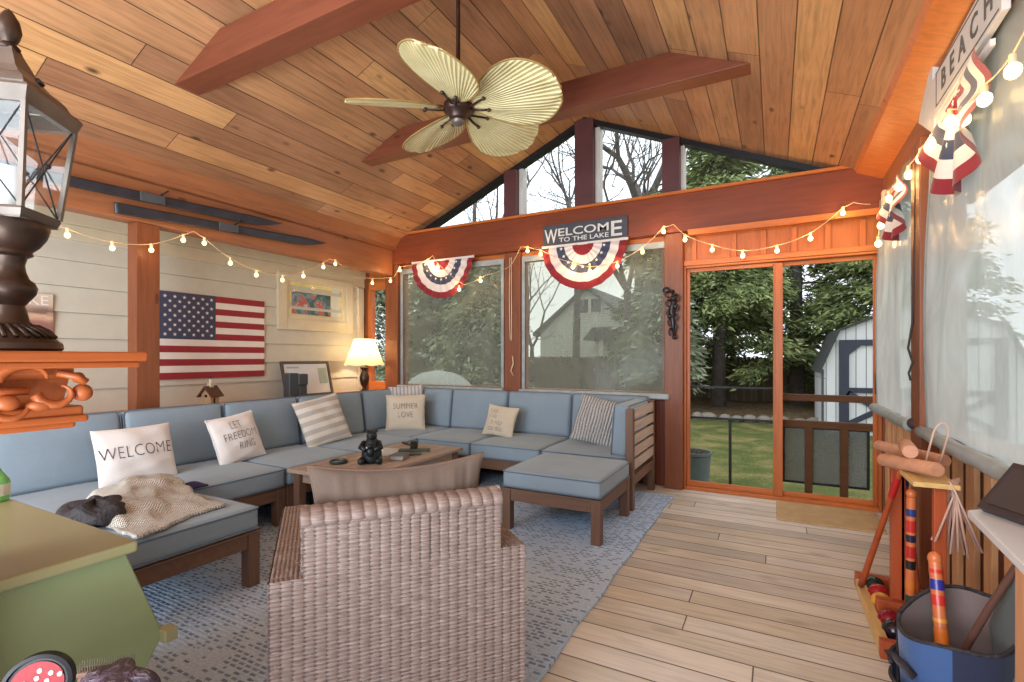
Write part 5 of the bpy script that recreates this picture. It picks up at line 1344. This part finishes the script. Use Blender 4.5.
# neighbour's house
def siding_mat(name, c):
    n = NT(name); P = n.coords(); f = n.m('FRACT', n.m('DIVIDE', n.m('ADD', P[2], 5.0), .16))
    return n.bsdf(n.mix(n.m('LESS_THAN', f, .14), c, sh(c, .6)), .8)
M['hs'] = siding_mat('white_house_siding', srgb(206, 208, 200)); M['hroof'] = plain('house_shingle', srgb(84, 84, 84), .9, var=.2, vscale=8)
def house(label, X0, Y0, w_, ze, zr, dep, wins, porch=None):
    t = thing('house', label, 'house', (X0+w_/2, Y0, GZ))
    MB().prism([(X0, GZ), (X0+w_, GZ), (X0+w_, ze), (X0+w_/2, zr), (X0, ze)], Y0, Y0+dep, 'Y').build('walls', M['hs'], t, world=True)
    k = (zr-ze)/(w_/2); o_ = .4
    MB().prism([(X0-o_, ze-k*o_), (X0+w_/2, zr), (X0+w_+o_, ze-k*o_), (X0+w_+o_, ze-k*o_+.2), (X0+w_/2, zr+.2), (X0-o_, ze-k*o_+.2)], Y0-.3, Y0+dep+.3, 'Y').build('roof', M['hroof'], t, world=True)
    for a, b_3, c_, e in wins:
        f = MB().box(a-.1, b_3+.1, Y0-.06, Y0, c_-.1, e+.1).build('window', M['white'], t, world=True)
        MB().box(a, b_3, Y0-.08, Y0-.05, c_, e).build('pane', plain('house_pane', srgb(50, 56, 58), .2), f, world=True)
    if porch:
        a, b_3, c_ = porch
        MB().prism([(a, c_), (b_3, c_), (b_3-.4, c_+.7), (a+.6, c_+.7)], Y0-2.2, Y0, 'Y').build('porch_roof', M['hroof'], t, world=True)
        for q in (a+.9, b_3-.5): MB().box(q, q+.25, Y0-2, Y0-1.75, GZ, c_).build('porch_post', M['white'], t, world=True)
    return t
house('white gabled house with a porch seen over the fence', -13.2, 28.6, 6.2, 2.9, 5.4, 8, [(-10.6, -10.0, 3.95, 4.75), (-9.8, -9.2, 3.95, 4.75)], (-9.6, -6.9, 2.2))
# trees
M['bark'] = plain('grey_bark', srgb(98, 90, 84), .95, var=.25, vscale=5, bump=.6, bscale=12)
def bare_tree(label, base, h0, r0, seed, lean=(0, 0), depth=6, spread=.55, ln=3.2, kids=(2, 3)):
    rs = random.Random(seed); b = MB()
    def grow(p, d, L, r, dep):
        n_ = 4 if dep > 2 else 3; pts = [p]; q = p; dd = d.copy()
        for k in range(n_):
            dd = (dd+Vector((rs.gauss(0, .10), rs.gauss(0, .10), rs.gauss(.03, .06)))).normalized(); q = q+dd*(L/n_); pts.append(q)
        r1 = r*.66
        b.tube(pts, [r+(r1-r)*i/n_ for i in range(n_+1)], 8 if dep > 3 else (5 if dep > 1 else 3), cap=False)
        if dep == 0: return
        m_ = rs.choice(kids)
        for k in range(m_):
            az = rs.uniform(0, 2*PI); s = spread*rs.uniform(.7, 1.25)
            a = dd.cross(Vector((math.cos(az), math.sin(az), .3))).normalized()
            grow(q, (dd*math.cos(s)+a*math.sin(s)+Vector((0, 0, .10))).normalized(), L*rs.uniform(.66, .86), r1*rs.uniform(.72, .95), dep-1)
        if dep >= 2:
            for k in range(2):
                i = rs.randrange(1, n_); az = rs.uniform(0, 2*PI); a = dd.cross(Vector((math.cos(az), math.sin(az), .3))).normalized()
                grow(pts[i], (dd*.5+a*.85).normalized(), L*.5, r*.35, max(0, dep-3))
    p0 = Vector(base); d0 = Vector((lean[0], lean[1], 1)).normalized()
    n0 = 6; pts = [p0+d0*(h0*k/n0) for k in range(n0+1)]
    b.tube(pts, [r0*(1.25-.4*k/n0) for k in range(n0+1)], 12, cap=False)
    for k in range(3):
        az = 2.1*k+rs.uniform(-.4, .4); a = Vector((math.cos(az), math.sin(az), 0))
        grow(pts[-1], (d0+a*.55*rs.uniform(.5, 1.3)).normalized(), ln, r0*.6, depth-1)
    o = b.build('bare_tree', M['bark'], smooth=180); tag(o, label, 'tree', 'leafless trees behind the fence')
bare_tree('leafless oak filling the middle gable pane', (-5.7, 24, GZ), 8.6, .34, 21, (0, 0), 6, .58, 3.0)
bare_tree('leafless tree in the gable pane left of the peak post', (-8.9, 23.5, GZ), 7.4, .17, 5, (.02, 0), 6, .5, 2.8)
bare_tree('leaning leafless tree in the small leftmost gable pane', (-12.6, 20, GZ), 6.2, .24, 8, (.10, 0), 6, .5, 2.6)
bare_tree('slender leafless tree standing before the white house', (-8.3, 17.2, GZ), 2.2, .09, 33, (0, 0), 5, .45, 1.5)
bare_tree('thin leafless tree between the two shaded windows', (-9.9, 18.6, GZ), 2.8, .10, 44, (.03, 0), 5, .45, 1.7)
bare_tree('leafless tree whose trunk shows at the right of the house window', (-4.6, 17.6, GZ), 4.2, .16, 52, (-.02, 0), 5, .5, 2.2)

lg = [plain('needle_dark', srgb(88, 104, 62), .9, var=.3, vscale=2), plain('needle_mid', srgb(128, 140, 84), .9, var=.3, vscale=2), plain('needle_pale', srgb(160, 166, 108), .9, var=.25, vscale=2)]
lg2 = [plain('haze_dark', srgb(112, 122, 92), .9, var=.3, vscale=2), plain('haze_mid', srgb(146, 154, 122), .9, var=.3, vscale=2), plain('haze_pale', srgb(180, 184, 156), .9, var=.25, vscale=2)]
def foliage_mesh(seed, H, R, z0, count, mats, leaf=.26):
    rs = random.Random(seed); b = MB(); vs = []; fs = []; mi = []
    limbs = []
    for k in range(110):
        q = rs.random()**.9; z = z0+(H-z0)*q; az = rs.uniform(0, 2*PI); rr = R*(1-q)**.7*rs.uniform(.7, 1.1)+.2
        limbs.append((z, az, rr))
    for k in range(count):
        z, az, rr = rs.choice(limbs); t = rs.random()**.55
        x = rr*t*math.cos(az)+rs.gauss(0, .20); y = rr*t*math.sin(az)+rs.gauss(0, .20); zz = z-.55*t*t+.1+rs.gauss(0, .13)
        a = az+rs.gauss(0, .6); l = leaf*rs.uniform(.6, 1.4); dv = Vector((math.cos(a), math.sin(a), rs.uniform(-.9, .1))).normalized()*l
        sv = dv.cross(Vector((rs.gauss(0, 1), rs.gauss(0, 1), rs.gauss(0, 1)))).normalized()*l*.13
        p = Vector((x, y, zz)); i = len(vs)
        vs += [p, p+dv*.45+sv, p+dv, p+dv*.45-sv]; fs.append((i, i+1, i+2, i+3)); mi.append(0 if rs.random() < .5-.3*t else (1 if rs.random() < .7 else 2))
    b.v = [tuple(v) for v in vs]; b.f = fs; b.mi = mi
    return b
def evergreen(label, base, H, R, z0, seed, mats, count=9000, first=None, group='evergreens behind the yard', leaf=.26):
    t = thing('evergreen_tree', label, 'tree', base, seed*1.3, group)
    fo = foliage_mesh(seed, H, R, z0, count, mats, leaf).build('foliage', mats, t)
    b = MB().tube([(0, 0, 0), (.05, 0, H*.5), (0, 0, H*.95)], [.26, .16, .03], 10)
    rs = random.Random(seed)
    for k in range(26):
        z = z0+(H-z0)*k/28; a = k*2.4; r = R*(1-k/28)**.7*.85
        b.tube([(0, 0, z), (r*.5*math.cos(a), r*.5*math.sin(a), z+.05), (r*math.cos(a), r*math.sin(a), z-.4)], [.05, .03, .01], 4)
    b.build('trunk', M['bark'], t, smooth=180)
evergreen('tall evergreen whose trunk stands behind the left door panel', (-1.75, 18.8, GZ), 10.5, 2.6, 2.0, 1, lg, 42000)
evergreen('tall evergreen behind the middle of the sliding door', (.7, 20.6, GZ), 14.5, 3.2, 1.2, 2, lg, 52000)
evergreen('evergreen rising behind the garden shed', (3.3, 20.4, GZ), 13, 3.0, 1.0, 3, lg, 36000)
evergreen('evergreen left of the door seen past the post', (-4.2, 20.9, GZ), 8.6, 2.2, 1.4, 4, lg, 16000)
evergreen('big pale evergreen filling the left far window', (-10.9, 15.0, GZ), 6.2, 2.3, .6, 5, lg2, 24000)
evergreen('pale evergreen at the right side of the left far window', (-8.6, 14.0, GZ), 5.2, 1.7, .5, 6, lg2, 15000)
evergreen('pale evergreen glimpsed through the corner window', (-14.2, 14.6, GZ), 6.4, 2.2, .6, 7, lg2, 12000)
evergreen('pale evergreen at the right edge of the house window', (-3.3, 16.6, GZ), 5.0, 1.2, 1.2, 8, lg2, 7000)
# tarp covered mound
def tarp(u, v):
    a = 2*PI*u; r = (1-v**2.2)
    k = 1+.05*math.sin(5*a)+.02*math.sin(13*a)
    return (1.1*r**.5*k*math.cos(a), .7*r**.5*k*math.sin(a), 1.56*v**.7+.03*math.sin(4*a)*r)
o = MB().grid(tarp, 60, 16, closeu=True).build('covered_grill', plain('grey_tarp', srgb(176, 180, 178), .6, var=.1), smooth=180); o.location = (-6.7, 9.0, GZ)
tag(o, 'pale grey cover draped over a low mound outside the left far window', 'covered grill')
# planter
t = thing('planter', 'round dark grey planter pot on the lawn just outside the left door panel', 'planter', (-1.06, 7.75, GZ))
MB().lathe([(0, 0), (.20, 0), (.235, .40), (.25, .41), (.25, .45), (.225, .45), (.215, .38), (0, .38)], 32, cap=False).build('pot', plain('pot_grey', srgb(84, 92, 90), .6), t, smooth=50)
rs = random.Random(4); b = MB()
for k in range(60):
    a = rs.uniform(0, 6.28); r = .2*rs.random()**.5; b.tube([(r*math.cos(a), r*math.sin(a), .37), (r*math.cos(a)*1.1, r*math.sin(a)*1.1, .42+.05*rs.random())], .006, 4)
b.build('dry_stems', M['litter'], t)

# ================================================================== LIGHT
w = bpy.data.worlds.new('overcast_sky'); scn.world = w; w.use_nodes = True
bgn = w.node_tree.nodes['Background']; bgn.inputs[0].default_value = (.86, .92, 1.0, 1); bgn.inputs[1].default_value = 1.9
scn.view_settings.exposure = 0.25
def area(name, loc, rot, sx, sy, e, c=(1, 1, 1)):
    l = bpy.data.lights.new(name, 'AREA'); l.shape = 'RECTANGLE'; l.size = sx; l.size_y = sy; l.energy = e; l.color = c
    o = bpy.data.objects.new(name, l); col.objects.link(o); o.location = loc; o.rotation_euler = rot; return o
area('rear_fill', (-1.8, YB+.2, 2.7), (math.radians(58), 0, 0), 4.4, 1.2, 130, (.82, .91, 1))  # added fill light, high behind the camera, brightens the furniture tops
area('ceiling_fill', (-1.8, -.9, .9), (math.radians(150), 0, 0), 3.4, 1.6, 250, (.82, .91, 1))  # added fill light aimed upward to brighten the ceiling and its bounce
